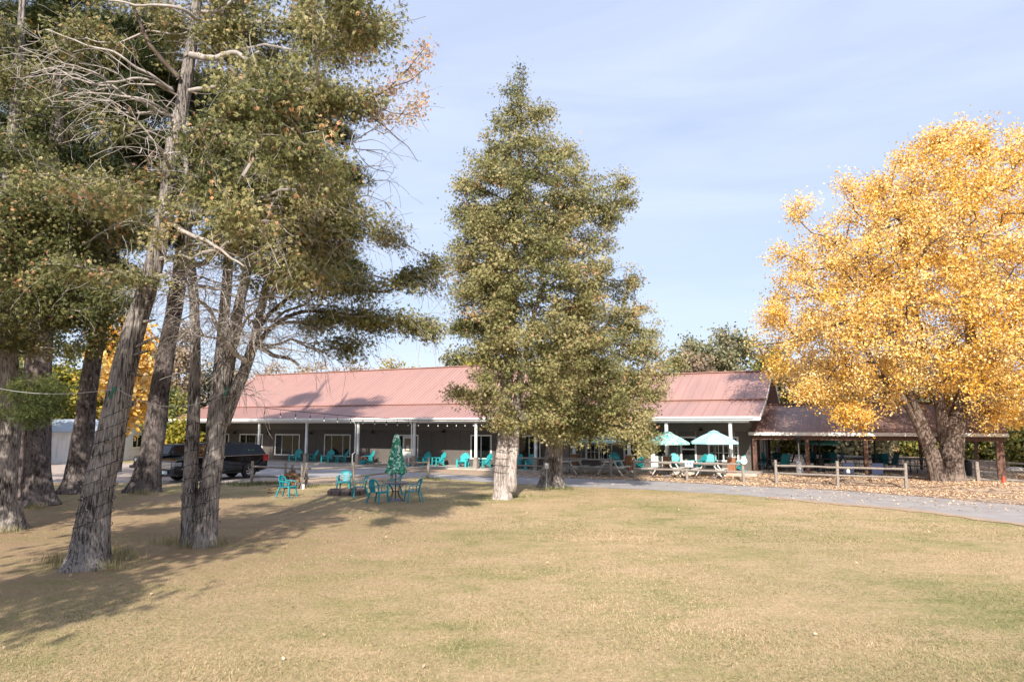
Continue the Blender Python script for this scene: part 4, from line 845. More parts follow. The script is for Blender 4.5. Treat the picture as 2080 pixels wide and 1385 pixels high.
for px,ty,hw,lf,lb,Y,ly,cat in spec:
    bgtree('yard_tree',px,0,ty,hw,ly,M[lf],lb,cat,n=160,per=44,Y=Y,size=.25,spread=.42,keep=-.35,bare=60 if lf=='brown_leaf' else 0,tm=.5,group='trees behind the left yard')
# far tree line hiding the horizon
def farline(yc,nm,lb):
    n=42000; x=rng.uniform(-170,170,n); y=rng.uniform(yc-10,yc+10,n); h=np.array([5.5+2.2*mnoise.noise(Vector((a*.06,0,3)))+1.3*mnoise.noise(Vector((a*.3,1,3))) for a in x]); z=rng.random(n)**.8*h
    c=np.stack([x,y,z],1); v,ns_,rep=sprays(c,.9,'leaf'); o=npmesh(nm,v,ns_,M['brown_leaf'],None,np.repeat(np.clip(rng.normal(.35,.2,n),0,1),rep)); setp(o,lb,'woodland',kind='stuff')
farline(115,'far_wood','distant brown and olive tree line beyond the lodge')
farline(-70,'roadside_wood','tree line across the lawn facing the lodge, mirrored in its windows')
# cedars just outside the left of the view; their shade falls on the lawn and on the pine trunks
def sidetree(x,y,z0,z1,r_,n,lb,cx=0):
    t=Trunk([Vector((x,y,-.1)),Vector((x+.2,y,z1*.3)),Vector((x,y+.1,z1*.7)),Vector((x,y,z1))],[.38,.28,.18,.04])
    v=rand_dirs(n)*(rng.random((n,1))**.4); T=np.array([x+cx,y,(z0+z1)/2])+v*np.array([r_,r_,(z1-z0)/2]); T=noisy_keep(T,.6,-.12,x)
    make_tree('roadside_cedar',(x,y,0),lb,'cedar tree',[t],T,M['cedar_leaf'],M['cedar_bark'],M['dark_twig'],group='cedars beyond the left frame edge',zmin=z0*.7,grow_kw=dict(bf=.5,zs=1.6,seg=.8,jit=.15),fol_kw=dict(per=34,spread=.4,size=.27,along=2,orange=.05),limb_kw=dict(r0=.012,ex=.42,rmax=.1),tkw=dict(flare=.4),trunk_n=12)
sidetree(-10.6,-.2,7.3,8.8,2.1,100,'cedar behind the camera on the left with one flat high bough',1.7)
sidetree(-9.8,4.2,6.6,12.5,3.1,260,'cedar beyond the left frame edge nearest the camera')
sidetree(-17.5,13,3.5,13,4.2,300,'cedar beyond the left frame edge beside the far-left cedar')
sidetree(-20.5,20,3.5,15,4.2,300,'cedar beyond the left frame edge beside the thick pine')
sidetree(-25,29,4,16,5,260,'cedar beyond the left frame edge farthest back')
# ------------------------------------------------------------------ CORDS on trunks and string lights
def wound(name,tr,z0,z1,turns,label,seed,r=.008):
    pts=[]; n=int(turns*26)
    for i in range(n+1):
        f=i/n; z=z0+(z1-z0)*f; c,rr=tr.at_z(z); a=2*PI*turns*f; 
        fl=1+.0
        zz=z+.09*math.sin(a+seed)+.04*mnoise.noise(Vector((f*20,seed,0)))
        k=rr*1.13+.012; 
        if z<.6: k*=1+.35*math.exp(-z/.35)
        pts.append(Vector((c.x+math.cos(a)*k,c.y+math.sin(a)*k,zz)))
    o0=Vector((tr.P[0].x,tr.P[0].y,0)); root=empty(name,o0,0,label,'light string',None)
    mb=MB(); mb.tube([p-o0 for p in pts],r,4); mb.build('cord',M['wire'],root)
    mb=MB()
    for i in range(4,n,6): mb.ico(pts[i]-o0+Vector((0,-.012,.0)),.012,0)
    mb.build('bulbs',M['bulb'],root)
    return root
wound('wound_light_string',tD,.75,3.3,9,'dark light cord wound around the big leaning cedar trunk',1)
wound('wound_light_string',tF[1],.5,2.7,7,'dark light cord wound around the thicker stem of the multi-stem cedar',2)
wound('wound_light_string',tF[0],.6,3.0,7,'dark light cord wound around the slim left stem of the multi-stem cedar',3)
wound('wound_light_string',tC[0],.9,2.5,6,'dark light cord wound around the pale trunk of the tall cedar',5)
def cable(name,a,b,sag,label,m,r=.01,n=24,extra=None):
    root=empty(name,a,0,label,'cable'); pts=[]
    for i in range(n+1):
        t=i/n; p=a.lerp(b,t); p.z-=4*sag*t*(1-t); pts.append(p-a)
    mb=MB(); mb.tube(pts,r,5); mb.build('cord',m,root); return root,pts
k1=at(232,790,YD-.5); k2=at(462,790,YF-.45); 
cable('hanging_cord',at(-60,772,YA-1),k1,.22,'pale cord strung from the left edge to the big leaning cedar',M['white_wire'],.007)
cable('hanging_cord',k1+Vector((.02,0,.03)),k2,.42,'pale cord sagging between the two grey cedars',M['white_wire'],.007)
for p,lb in ((k1,'green plug connector hanging on the big leaning cedar'),(k2,'green plug connector on the multi-stem cedar')):
    mb=MB(); mb.tube([p+Vector((0,-.02,-.02)),p+Vector((-.03,-.03,-.10)),p+Vector((-.06,-.03,-.2))],[.03,.035,.028],8); mb.box(p.x-.02,p.x+.06,p.y-.06,p.y,p.z-.04,p.z+.04)
    o=mb.build('plug_connector',M['green_plug']); setp(o,lb,'plug')
A_=Vector((-10.45,29,3.68)); B_=Vector((at(1010,850,42.6).x,42.6,3.27))
root,pts=cable('bulb_string',A_,B_,.22,'festoon string of clear bulbs hanging along the porch eave','%s'and M['wire'],.014,n=63)
root['category']='string lights'
for i in range(0,64,3):
    p=pts[i]; mb=MB(); mb.tube([p,p+Vector((0,0,-.14)),p+Vector((0,0,-.16)),p+Vector((0,0,-.26))],[.006,.006,.022,.022],6); s_=mb.build('socket',M['wire'],root)
    mb=MB(); mb.ico(p+Vector((0,0,-.31)),.036,1,(1,1,1.25)); mb.build('bulb',M['bulb'],s_,smooth=True)
# ------------------------------------------------------------------ VEHICLES
def wheel(parent,x,y,side,r,wd,rimm,sp=5):
    Mx=Matrix.Translation((x,y,r))@Matrix.Rotation(PI/2,4,'X')
    mb=MB(); mb.lathe([(r*.62,-wd/2),(r*.93,-wd/2),(r,-wd/2+.04),(r,wd/2-.04),(r*.93,wd/2),(r*.62,wd/2),(r*.62,-wd/2)],(0,0,0),28,M=Mx); t=mb.build('wheel',M['tyre'],parent,smooth=False)
    mb=MB(); yo=side*(wd/2-.03)
    mb.lathe([(r*.63,-.04),(r*.63,.04),(r*.55,.04),(r*.55,-.04)],(0,0,0),28,M=Matrix.Translation((x,y+yo,r))@Matrix.Rotation(PI/2,4,'X'))
    for k_ in range(sp):
        a=2*PI*k_/sp
        for da_ in (-.12,.12):
            mb.bar((x+math.cos(a)*r*.1,y+yo+side*.02,r+math.sin(a)*r*.1),(x+math.cos(a+da_)*r*.6,y+yo+side*.01,r+math.sin(a+da_)*r*.6),.035,.03,up=(0,1,0))
    mb.lathe([(0,-.03),(r*.16,-.03),(r*.16,.04),(0,.05)],(0,0,0),12,M=Matrix.Translation((x,y+yo,r))@Matrix.Rotation(PI/2*(-side),4,'X'))
    mb.build('rim',rimm,t)
def arch(cx,r,n=10,z0=0): return [(cx+math.cos(PI-PI*i/n)*r,z0+math.sin(PI*i/n)*r) for i in range(n+1)]
def body_shell(profile,hw,tum=0,parent=None,m=None,name='body',rows=((1.0,0.0),)):
    """profile (x,z) closed polygon extruded across width with narrowed shoulders at top"""
    mb=MB(); n=len(profile); zs_=[p[1] for p in profile]; zt=max(zs_); zb=min(zs_)
    def yy(z,edge): 
        f=(z-zb)/(zt-zb); return hw*(1-tum*f**2)-edge
    rings=[]
    vs=[]
    for sgn,edge,shr in ((-1,.0,0.05),(-1,.06,0),(1,.06,0),(1,.0,0.05)):
        pass
    for sgn in (-1,1):
        for x,z in profile: vs.append((x,sgn*yy(z,0),z))
    fs=[(i,(i+1)%n,(i+1)%n+n,i+n) for i in range(n)]+[tuple(range(n-1,-1,-1)),tuple(range(n,2*n))]
    mb.add(vs,fs)
    # triangulate n-gons safely through bmesh
    o=mb.build(name,m,parent,bevel=.045,seg=3)
    import bmesh
    b=bmesh.new(); b.from_mesh(o.data); bmesh.ops.triangulate(b,faces=[f for f in b.faces if len(f.verts)>4]); b.to_mesh(o.data); b.free()
    for p_ in o.data.polygons: p_.use_smooth=False
    return o
def glasspan(pts,parent,name,m): 
    mb=MB(); mb.poly(pts); return mb.build(name,m,parent)
# large SUV : x forward
h=R(232)
suv=empty('parked_suv',(-16.35,38.05,.012),h,'large glossy black SUV parked beside the lodge porch','car')
hw=1.0; fx,rx_=1.57,-1.55; wr_=.41
prof=[(-2.62,.48)]+[(-2.1,.36)]+[(x,z) for x,z in arch(rx_,.48,12,.36)]+[(x,z) for x,z in arch(fx,.48,12,.36)]+[(2.3,.36),(2.62,.42),(2.66,.75),(2.60,1.08),(2.45,1.16),(1.45,1.24),(1.1,1.26),(-2.55,1.30),(-2.66,1.0)]
body_shell(prof,hw,.05,suv,M['paint'])
gp=[(1.28,1.24),(.45,1.83),(-.2,1.92),(-1.9,1.90),(-2.25,1.82),(-2.6,1.27)]
def house(gp,parent,hw0,hw1,m,name='cabin'):
    zb=min(z for _,z in gp); zt=max(z for _,z in gp)
    mb=MB(); n=len(gp); vs=[]
    for sgn in (-1,1):
        for x,z in gp: vs.append((x,sgn*(hw0+(hw1-hw0)*(z-zb)/(zt-zb)),z))
    mb.add(vs,[(i,(i+1)%n,(i+1)%n+n,i+n) for i in range(n)]+[tuple(range(n-1,-1,-1)),tuple(range(n,2*n))])
    return mb.build(name,m,parent,bevel=.03,seg=2),zb,zt
cab,zb,zt=house(gp,suv,.95,.74,M['paint'])
def side_y(z,zb,zt,a,b): return a+(b-a)*(z-zb)/(zt-zb)
for sgn in (-1,1):
    for q in (((1.02,1.30),(.42,1.76),(.12,1.80),(.12,1.30)),((.04,1.30),(.04,1.81),(-.85,1.82),(-.95,1.30)),((-1.03,1.30),(-.94,1.82),(-1.85,1.80),(-2.2,1.70),(-2.42,1.33))):
        p_=glasspan([(x,sgn*(side_y(z,zb,zt,.95,.56)+.006),z) for x,z in q],suv,'side_window',M['carglass'])
    mb=MB(); mb.bar((1.3,sgn*.985,1.255),(-2.5,sgn*.965,1.285),.02,.02); mb.build('chrome_strip',M['chrome'],suv)
    for x,z in ((.35,1.12),(-.75,1.13)):
        mb=MB(); mb.bar((x,sgn*.985,z),(x-.22,sgn*.985,z),.04,.035); mb.build('door_handle',M['paint'],suv)
    mb=MB(); mb.box(.85,1.0,sgn*.97 if sgn>0 else -1.2,1.2 if sgn>0 else -.97,1.22,1.42); mb.build('wing_mirror',M['paint'],suv,bevel=.03)
    mb=MB(); mb.bar((.3,sgn*.66,1.97),(-2.0,sgn*.66,1.96),.05,.04); mb.build('roof_rail',M['black'],suv)
    mb=MB(); mb.box(2.30,2.655,*sorted((sgn*.99,sgn*.62)),.83,1.03); mb.build('headlight',M['lamp_lens'],suv,bevel=.03)
    mb=MB(); mb.box(-2.68,-2.35,*sorted((sgn*.995,sgn*.78)),.92,1.28); mb.build('tail_light',M['redlens'],suv,bevel=.02)
    for x in (fx,rx_): wheel(suv,x,sgn*.86,sgn,wr_,.27,M['alloy'],6)
    mb=MB(); mb.box(-1.0,1.0,*sorted((sgn*.92,sgn*1.03)),.36,.41); mb.build('running_board',M['black'],suv)
mb=MB(); mb.box(-2.3,2.3,-.7,.7,.3,.5); mb.build('underbody',M['black'],suv)
glasspan([(1.22,-.86,1.30),(1.22,.86,1.30),(.52,.70,1.80),(.52,-.70,1.80)],suv,'windscreen',M['carglass'])
mb=MB()
for k in range(5): mb.box(2.62,2.675,-.6,.6,.70+k*.07,.73+k*.07)
mb.build('grille',M['chrome'],suv)
mb=MB(); mb.box(2.66,2.69,-.26,.26,.42,.58); mb.build('licence_plate',M['plate'],suv)
mb=MB(); 
for k in range(5): mb.box(-1.9+k*.09,-1.85+k*.09,.845,.86,1.50,1.52+.03*((k*2)%3)); mb.box(-1.9+k*.09,-1.83+k*.09,.85,.865,1.43,1.45)
mb.build('window_decal',M['decal'],suv)
# boxy off-roader
jeep=empty('parked_off_roader',(-19.9,40.9,.012),R(236),'boxy black off-road car with round headlights parked left of the SUV','car')
fx,rx_=1.45,-1.4; wr_=.42
prof=[(-2.05,.55),(-1.95,.55)]+arch(rx_,.5,10,.55)+[(-.85,.5),(.9,.5)]+arch(fx,.5,10,.55)+[(2.0,.6),(2.05,1.12),(1.95,1.18),(.85,1.22),(-2.1,1.22)]
body_shell(prof,.8,.03,jeep,M['paint'])
cab,zb,zt=house([(.85,1.2),(.5,1.80),(-2.0,1.84),(-2.1,1.2)],jeep,.79,.70,M['black'])
glasspan([(.84,-.68,1.28),(.84,.68,1.28),(.57,.62,1.74),(.57,-.62,1.74)],jeep,'windscreen',M['lamp_lens'] and M['carglass'])
for sgn in (-1,1):
    for q in (((.68,1.28),(.42,1.74),(-.1,1.75),(-.1,1.28)),((-.2,1.28),(-.2,1.75),(-1.0,1.77),(-1.0,1.28)),((-1.1,1.28),(-1.1,1.77),(-1.9,1.78),(-1.95,1.28))):
        glasspan([(x,sgn*(side_y(z,zb,zt,.79,.70)+.02),z) for x,z in q],jeep,'side_window',M['carglass'])
    for x in (fx,rx_):
        wheel(jeep,x,sgn*.82,sgn,wr_,.28,M['slate'],5)
        mb=MB(); pts=[(x+math.cos(a)*.55,.55+math.sin(a)*.5) for a in np.linspace(PI,0,9)]
        for (xa,za),(xb,zb2) in zip(pts,pts[1:]): mb.bar((xa,sgn*.86,za),(xb,sgn*.86,zb2),.24,.05,up=(0,1,0)) if 0 else mb.add([(xa,sgn*.78,za),(xa,sgn*.98,za-.02),(xb,sgn*.98,zb2-.02),(xb,sgn*.78,zb2)],[(0,1,2,3)])
        mb.build('fender',M['black'],jeep)
    mb=MB(); mb.lathe([(0,.03),(.1,.02),(.11,0)],(0,0,0),14,M=Matrix.Translation((2.04,sgn*.52,.98))@Matrix.Rotation(PI/2,4,'Y')); mb.build('headlight',M['lamp_lens'],jeep)
    mb=MB(); mb.box(.6,.72,*sorted((sgn*.82,sgn*1.02)),1.25,1.45); mb.build('wing_mirror',M['black'],jeep,bevel=.02)
mb=MB()
for k in range(7): mb.box(2.05,2.065,-.33+k*.1,-.28+k*.1,.75,1.08)
mb.build('grille',M['slate'],jeep)
mb=MB(); mb.box(2.05,2.25,-.8,.8,.52,.68); mb.build('bumper',M['black'],jeep,bevel=.03)
# ------------------------------------------------------------------ FURNITURE
def adirondack(loc,rz,label,group,first=[None]):
    if first[0] is not None: return dup(first[0],loc,rz,label,group)
    r=empty('adirondack_chair',loc,rz,label,'adirondack chair',group); m=M['teal']; first[0]=r   # faces -y
    mb=MB()
    for i in range(6): y=-.34+i*.1; z=.36-.14*i/5*1.0; mb.box(-.27,.27,y,y+.085,z,z+.02)
    mb.build('seat',m,r)
    bk_=MB(); n=7; tl=R(24)
    Mx=Matrix.Translation((0,.2,.22))@Matrix.Rotation(-tl,4,'X')
    for i in range(n):
        u=(i-(n-1)/2)/((n-1)/2); hgt=.80-.20*u*u*1.0; xb=u*.20; xt=u*.30
        q=[(xb-.032,0,0),(xb+.032,0,0),(xt+.045,0,hgt-.04-.03*max(0,u)),(xt+.02,0,hgt),(xt-.02,0,hgt),(xt-.045,0,hgt-.04+.03*min(0,u))]
        bk_.prism([Mx@Vector(p) for p in q],Mx.to_3x3()@Vector((0,.02,0)))
    bk_.box(-.3,.3,.0201,.04,.42,.48,Mx); bk_.box(-.24,.24,.0201,.04,.05,.11,Mx); bk_.build('backrest',m,r)
    for sx in (-1,1):
        mb=MB(); mb.box(sx*.34-.065,sx*.34+.065,-.42,.30,.55,.575); mb.build('armrest',m,r,bevel=.008)
        mb=MB(); mb.bar((sx*.31,-.34,0),(sx*.31,-.32,.55),.05,.11,up=(1,0,0)); mb.build('leg',m,r)
        mb=MB(); mb.bar((sx*.28,-.3,.33),(sx*.28,.46,.02),.03,.10,up=(1,0,0)); mb.bar((sx*.31,.27,.0),(sx*.31,.24,.56),.04,.07,up=(1,0,0)); mb.build('leg',m,r)
    return r
aw=1.5
chairs=[(602,1.3,8,'teal adirondack chair under the middle left window, leftmost on the porch'),(634,1.3,-30,'teal adirondack chair just right of the porch post behind the woodpile, turned left'),(667,1.3,5,'teal adirondack chair at the left of the wide window with a small table'),(695,1.5,-35,'teal adirondack chair at the right of the wide window beside the small table'),(747,1.3,-32,'teal adirondack chair next to the flower tub right of the downspout post'),
 (861,1.3,-12,'teal adirondack chair right of the porch door, nearest the door'),(891,1.3,-30,'teal adirondack chair standing alone between the door and the third window'),(941,1.0,10,'teal adirondack chair left of the porch post at the two pane window'),(984,1.0,-30,'teal adirondack chair right of the porch post at the two pane window'),
 (1046,.9,-25,'teal adirondack chair half hidden by the tall cedar trunk'),(1079,.9,15,'teal adirondack chair below the window between the two cedar trunks'),(1247,1.5,20,'teal adirondack chair behind the second picnic table'),(1291,1.4,-40,'teal adirondack chair right of the cedar post base by the narrow window'),(1367,1.6,12,'teal adirondack chair beside the white half glass door'),
 (1415,1.4,-50,'teal adirondack chair turned left between the two right windows'),(1441,1.6,10,'teal adirondack chair below the right gridded window'),(1493,1.4,-60,'teal adirondack chair partly behind the rightmost porch post')]
for px,w_,rot,lb in chairs:
    p=L(s_at(px,w_),w_,.1 if px<1120 else .31); adirondack(p,-TH+R(rot),lb,'adirondack chairs along the porch')
# monobloc lawn armchair
def armchair(loc,rz,label,group,first=[None]):
    if first[0] is not None: return dup(first[0],loc,rz,label,group)
    r=empty('lawn_armchair',loc,rz,label,'lawn chair',group); first[0]=r; m=M['teal_lawn']
    mb=MB(); mb.prism([(-.25,-.26,.42),(.25,-.26,.42),(.21,.22,.39),(-.21,.22,.39)],(0,0,.025)); mb.prism([(-.26,-.265,.37),(.26,-.265,.37),(.26,-.245,.44),(-.26,-.245,.44)],(0,.0,.0)) if 0 else None
    mb.box(-.25,.25,-.275,-.255,.37,.44); mb.build('seat',m,r,bevel=.006)
    # backrest: arched rim with lattice panel
    def bp(u,v): # u -1..1 , v 0..1 -> curved back
        hw_=.23+.03*v; x=u*hw_; y=.22+.10*v-.07*u*u; z=.42+.44*v; return Vector((x,y,z))
    mb=MB(); arc=[bp(-1,0),bp(-1.05,.3),bp(-1.0,.62)]+[bp(math.cos(a),.62+.38*math.sin(a)) for a in np.linspace(PI,0,9)][1:-1]+[bp(1.0,.62),bp(1.05,.3),bp(1,0)]
    for a,b in zip(arc,arc[1:]): mb.bar(a,b,.065,.025,up=(0,1,.2))
    rimo=mb
    for i in range(-2,3):
        a=[bp(i*.2,v) for v in np.linspace(0,.97-abs(i)*.02,6)]
        for p,q in zip(a,a[1:]): mb.bar(p,q,.042,.014,up=(0,1,.2))
    for v in (.02,.22,.42,.6,.76,.9):
        k=.46; a=[bp(u,v) for u in np.linspace(-k,k,5)]
        for p,q in zip(a,a[1:]): mb.bar(p,q,.042,.014,up=(0,1,.2))
    mb.build('backrest',m,r)
    for sx in (-1,1):
        mb=MB(); pts=[bp(sx*1.0,.6),Vector((sx*.285,.14,.66)),Vector((sx*.30,-.05,.65)),Vector((sx*.29,-.24,.64))]
        for a,b in zip(pts,pts[1:]): mb.bar(a,b,.075,.03)
        mb.bar((sx*.285,-.23,.64),(sx*.27,-.26,.42),.05,.02,up=(0,1,0)); mb.bar((sx*.26,.05,.42),(sx*.295,.02,.655),.035,.02,up=(0,1,0)); mb.build('armrest',m,r)
        mb=MB(); mb.bar((sx*.25,-.25,.43),(sx*.30,-.30,0),.075,.04,up=(0,1,0),wx2=.06); mb.build('leg',m,r)
        mb=MB(); mb.bar((sx*.21,.21,.41),(sx*.26,.34,0),.065,.04,up=(0,1,0),wx2=.055); mb.build('leg',m,r)
    return r
gl='lawn armchairs round the patio table'
for px,py,rot,lb in ((585,1004,42,'teal plastic lawn armchair standing alone in front of the woodpile'),(699,1000,4,'teal plastic lawn armchair facing the camera behind the fire pit ring'),
   (733,1012,118,'teal plastic lawn armchair left of the patio table, turned toward it'),(769,1020,150,'teal plastic lawn armchair front left of the patio table, back to the camera'),(797,1000,-20,'teal plastic lawn armchair behind the patio table post'),(841,1018,-128,'teal plastic lawn armchair right of the patio table')):
    pass
lawnchairs=((582,1009,78,'teal plastic lawn armchair standing alone in front of the woodpile'),(699,997,3,'teal plastic lawn armchair facing the camera behind the fire pit ring'),
   (731,1009,-70,'teal plastic lawn armchair left of the patio table, second from the fire pit'),(767,1021,62,'teal plastic lawn armchair front left of the patio table, nearest the camera'),(801,1005,-75,'teal plastic lawn armchair behind the patio table pole'),(840,1019,-68,'teal plastic lawn armchair right of the patio table'))
for px,py,rot,lb in lawnchairs: armchair(gpt(px,py),R(rot),lb,gl if px>600 else 'lawn armchairs round the patio table')
# patio table with closed umbrella
tp=gpt(803,1016); tab=empty('patio_table',tp,0,'round dark patio table on curved legs under the closed green umbrella','table')
mb=MB(); mb.lathe([(0,.70),(.50,.70),(.52,.685),(.52,.67),(.50,.66),(0,.66)],(0,0,0),32); mb.build('tabletop',M['slate'],tab)
for k in range(4):
    a=PI/4+k*PI/2+.3; d_=Vector((math.cos(a),math.sin(a),0)); mb=MB(); mb.tube([d_*.40+Vector((0,0,.66)),d_*.22+Vector((0,0,.5)),d_*.14+Vector((0,0,.33)),d_*.22+Vector((0,0,.15)),d_*.42],.013,6); mb.build('leg',M['black'],tab)
mb=MB(); mb.tube([(math.cos(a)*.15,math.sin(a)*.15,.36) for a in np.linspace(0,2*PI,17)],.009,5,cap=False); mb.build('ring',M['black'],tab)
umb=empty('closed_umbrella',tp,0,'closed patio umbrella with green palm leaf print standing through the patio table','umbrella')
mb=MB(); mb.lathe([(0,.09),(.05,.09),(.07,.07),(.3,.05),(.31,0),(0,0)],(0,0,0),28); mb.build('base',M['base_grey'],umb)
mb=MB(); mb.tube([(0,0,0.05),(0,0,2.62)],.02,8); mb.ico((0,0,2.64),.035); mb.build('pole',M['black'],umb)
mb=MB(); prf=[(.03,2.6),(.10,2.55),(.12,2.42),(.155,2.35),(.15,2.2),(.20,2.0),(.24,1.75),(.31,1.45),(.36,1.2),(.40,1.08),(.33,1.04)]; n=64
for r_,z in prf:
    for k in range(n):
        a=2*PI*k/n; f=1+.13*math.sin(8*a+z)*min(1,(2.6-z)*1.2)+.05*mnoise.noise(Vector((math.cos(a)*3,math.sin(a)*3,z*3)))
        mb.v.append((math.cos(a)*r_*f,math.sin(a)*r_*f,z+(.05*math.sin(4*a) if z<1.2 else 0)))
for i in range(len(prf)-1):
    for k in range(n): mb.f.append((i*n+k,i*n+(k+1)%n,(i+1)*n+(k+1)%n,(i+1)*n+k))
mb.build('canopy',M['umb_print'],umb,smooth=True)
# fire pit ring
fp=gpt(706,1003); pit=empty('fire_pit',fp,0,'low ring of brown stone blocks on the grass by the armchairs','fire pit')
for k in range(12):
    a=2*PI*k/12+.1; Mx=Matrix.Rotation(a,4,'Z')@Matrix.Translation((.72,0,0)); mb=MB(); mb.box(-.12,.12,-.18,.18,0,.17+.02*(k%3),Mx); mb.build('stone',M['stone'],pit,bevel=.025)
# woodpile with upright stakes
wp=gpt(593,992); wd=empty('woodpile',wp,R(8),'stack of split firewood held between upright posts','firewood')
for k,(x,y,h_,ln) in enumerate(((-.32,.0,1.22,0),(.38,.0,1.15,.06),(-.10,.5,1.15,0))):
    mb=MB(); mb.bar((x,y,0),(x+ln,y,h_),.10,.10); mb.build('stake',M['rail'],wd,bevel=.012)
random.seed(4)
def logm(c,r_,l_,yaw,n=5):
    mb=MB(); a0=random.random()*6; poly=[(math.cos(a0+2*PI*i/n)*r_*random.uniform(.8,1.15),0,math.sin(a0+2*PI*i/n)*r_*random.uniform(.8,1.15)) for i in range(n)]
    Mx=Matrix.Translation(c)@Matrix.Rotation(yaw,4,'Z')@Matrix.Rotation(random.uniform(-.15,.15),4,'X'); mb.prism([Mx@Vector(p) for p in poly],Mx.to_3x3()@Vector((0,l_,0))); return mb
for row in range(6):
    for c_ in range(5-(row>4)*2):
        x=-.30+c_*.14+(row%2)*.06+random.uniform(-.02,.02); z=.1+row*.135
        if row==5 and c_ in (0,): continue
        logm(Vector((x,-.12+random.uniform(-.08,.08),z)),.078,.42,random.uniform(-.25,.25)).build('log',M['logs'] if random.random()<.75 else M['logbark'],wd)
mb=MB(); mb.bar((-.35,.2,.95),(.1,.25,.82),.05,.05); mb.bar((.0,.2,.95),(.4,.25,.78),.05,.05); mb.build('stick',M['rail'],wd)
for k in range(10):
    c=gpt(548+random.uniform(0,34),998+random.uniform(-5,4)); o=logm(Vector((0,0,.035)),.04,.15,random.uniform(0,3),4).build('wood_chunk',M['logs']); o.location=c; setp(o,'one of the small split wood pieces lying on the grass left of the firewood','wood piece','wood pieces scattered left of the firewood')
pl=empty('leaning_planks',gpt(615,992),0,'two weathered boards leaning against the fence post by the firewood','board')
for a,b in (((-.1,-.05,0),(.12,.12,1.2)),((-.38,.0,0),(.10,.15,1.0))):
    mb=MB(); mb.bar(a,b,.09 if a[0]>-.2 else .03,.04); mb.build('board',M['rail'] if a[0]>-.2 else M['brownpost'],pl)
mb=MB(); mb.lathe([(0,0),(.06,0),(.065,.02),(.065,.2),(.05,.22),(.0,.22)],(0,0,0),14); o=mb.build('white_canister',M['white']); o.location=gpt(616,993); setp(o,'small white canister on the grass at the foot of the leaning boards','canister')
# ------------------------------------------------------------------ FENCES
def fence(name,posts,label,rails=(.45,.85),h_=1.1,m='rail',pw=.13,group='split rail fences',gaps=()):
    """posts: list of ground points, rails between neighbours"""
    o0=posts[0]; r=empty(name,o0,0,label,'fence',group)
    for i,p in enumerate(posts):
        p=p-o0; mb=MB(); ln=Vector((mnoise.noise(p*3+Vector((i,0,0)))*.12,0,0)); hh=h_*(1+.07*mnoise.noise(p*7+Vector((i*3.3,1,1))))
        mb.bar(p,p+ln+Vector((0,0,hh)),pw,pw*.85,up=(0,1,0),wx2=pw*.9); mb.build('post',M[m],r,bevel=.015)
    for i,(a,b) in enumerate(zip(posts,posts[1:])):
        if i in gaps: continue
        for z in rails:
            a2=a-o0; b2=b-o0; mb=MB(); n=7; pts=[a2.lerp(b2,t/n)+Vector((0,-.01,z+.03*mnoise.noise(Vector((t,i*5+z*9,2))))) for t in range(n+1)]
            mb.tube(pts,[.052+.012*mnoise.noise(Vector((t*1.3,i+z,7))) for t in range(n+1)],6); mb.build('rail',M[m],r)
    return r
fence('split_rail_fence',[gpt(*p) for p in ((511,983),(622,990),(718,985),(795,976),(869,971))],'sagging grey split rail fence behind the woodpile and patio table',(.42,.88),1.15)
fence('split_rail_fence',[LG(x,-2.4) for x in (1048,1240)],'grey split rail fence running behind the twin trunk cedar',(.5,.95),1.12,pw=.15)
fence('split_rail_fence',[LG(x,-2.75) for x in (1287,1393,1507)],'grey split rail fence in front of the picnic tables',(.55,.92),1.08)
fence('split_rail_fence',[gpt(*p) for p in ((1577,983),(1702,989),(1841,994))],'grey split rail fence in front of the pavilion patio',(.55,.93),1.2)
fence('white_rail_fence',[L(s,w_) for s,w_ in ((38.,11.2),(41.,11.3),(44.5,10.6),(47.6,8.8),(50.6,5.2),(54,2.0),(57,0))],'pale weathered rail fence curving behind the pavilion',(.42,.88),1.02,m='off_white',group=None)
mb=MB(); p=gpt(1988,985); mb.bar((0,0,0),(-.04,0,1.15),.17,.15,up=(0,1,0)); o=mb.build('fence_post',M['rail'],bevel=.02); o.location=p; setp(o,'lone weathered fence post right of the maple trunk','fence post')
mb=MB(); p=gpt(2037,978); mb.bar((0,0,0),(-.02,0,1.2),.14,.12,up=(0,1,0)); o=mb.build('fence_post',M['rail'],bevel=.02); o.location=p; setp(o,'grey fence post right behind the orange traffic cone','fence post')
cn=empty('traffic_cone',gpt(2040,989),0,'small orange traffic cone at the far right','traffic cone')
mb=MB(); mb.box(-.16,.16,-.16,.16,0,.03); mb.build('base',M['cone'],cn); mb=MB(); mb.lathe([(.13,.03),(.12,.06),(.035,.5),(.03,.51),(0,.51)],(0,0,0),18); mb.build('cone',M['cone'],cn,smooth=True)
# round white sign on fence post
p=LG(1507,-2.75)+Vector((0,-.13,0)); sg=empty('round_sign',p,0,'round white sign with small blue marks on the end post of the picnic fence','sign')
mb=MB(); mb.lathe([(0,-.012),(.17,-.012),(.17,.012),(0,.012)],(0,0,0),24,M=Matrix.Translation((0,0,1.1))@Matrix.Rotation(PI/2,4,'X')); mb.box(-.1,.1,-.01,.01,1.26,1.33); mb.build('panel',M['white'],sg)
mb=MB(); mb.box(-.10,-.03,-.016,-.0125,1.08,1.13); mb.box(.03,.11,-.016,-.0125,1.07,1.13); mb.box(-.08,.06,-.016,-.0125,1.16,1.18); mb.build('sign_marks',M['sign_blue'],sg)
p=LG(1396,-2.75)+Vector((0,-.14,0)); sg=empty('square_sign',p,0,'white board with two dark squares on the fence in front of the picnic tables','sign')
mb=MB(); mb.box(-.21,.21,-.015,.015,.72,1.02); mb.build('panel',M['white'],sg,bevel=.008)
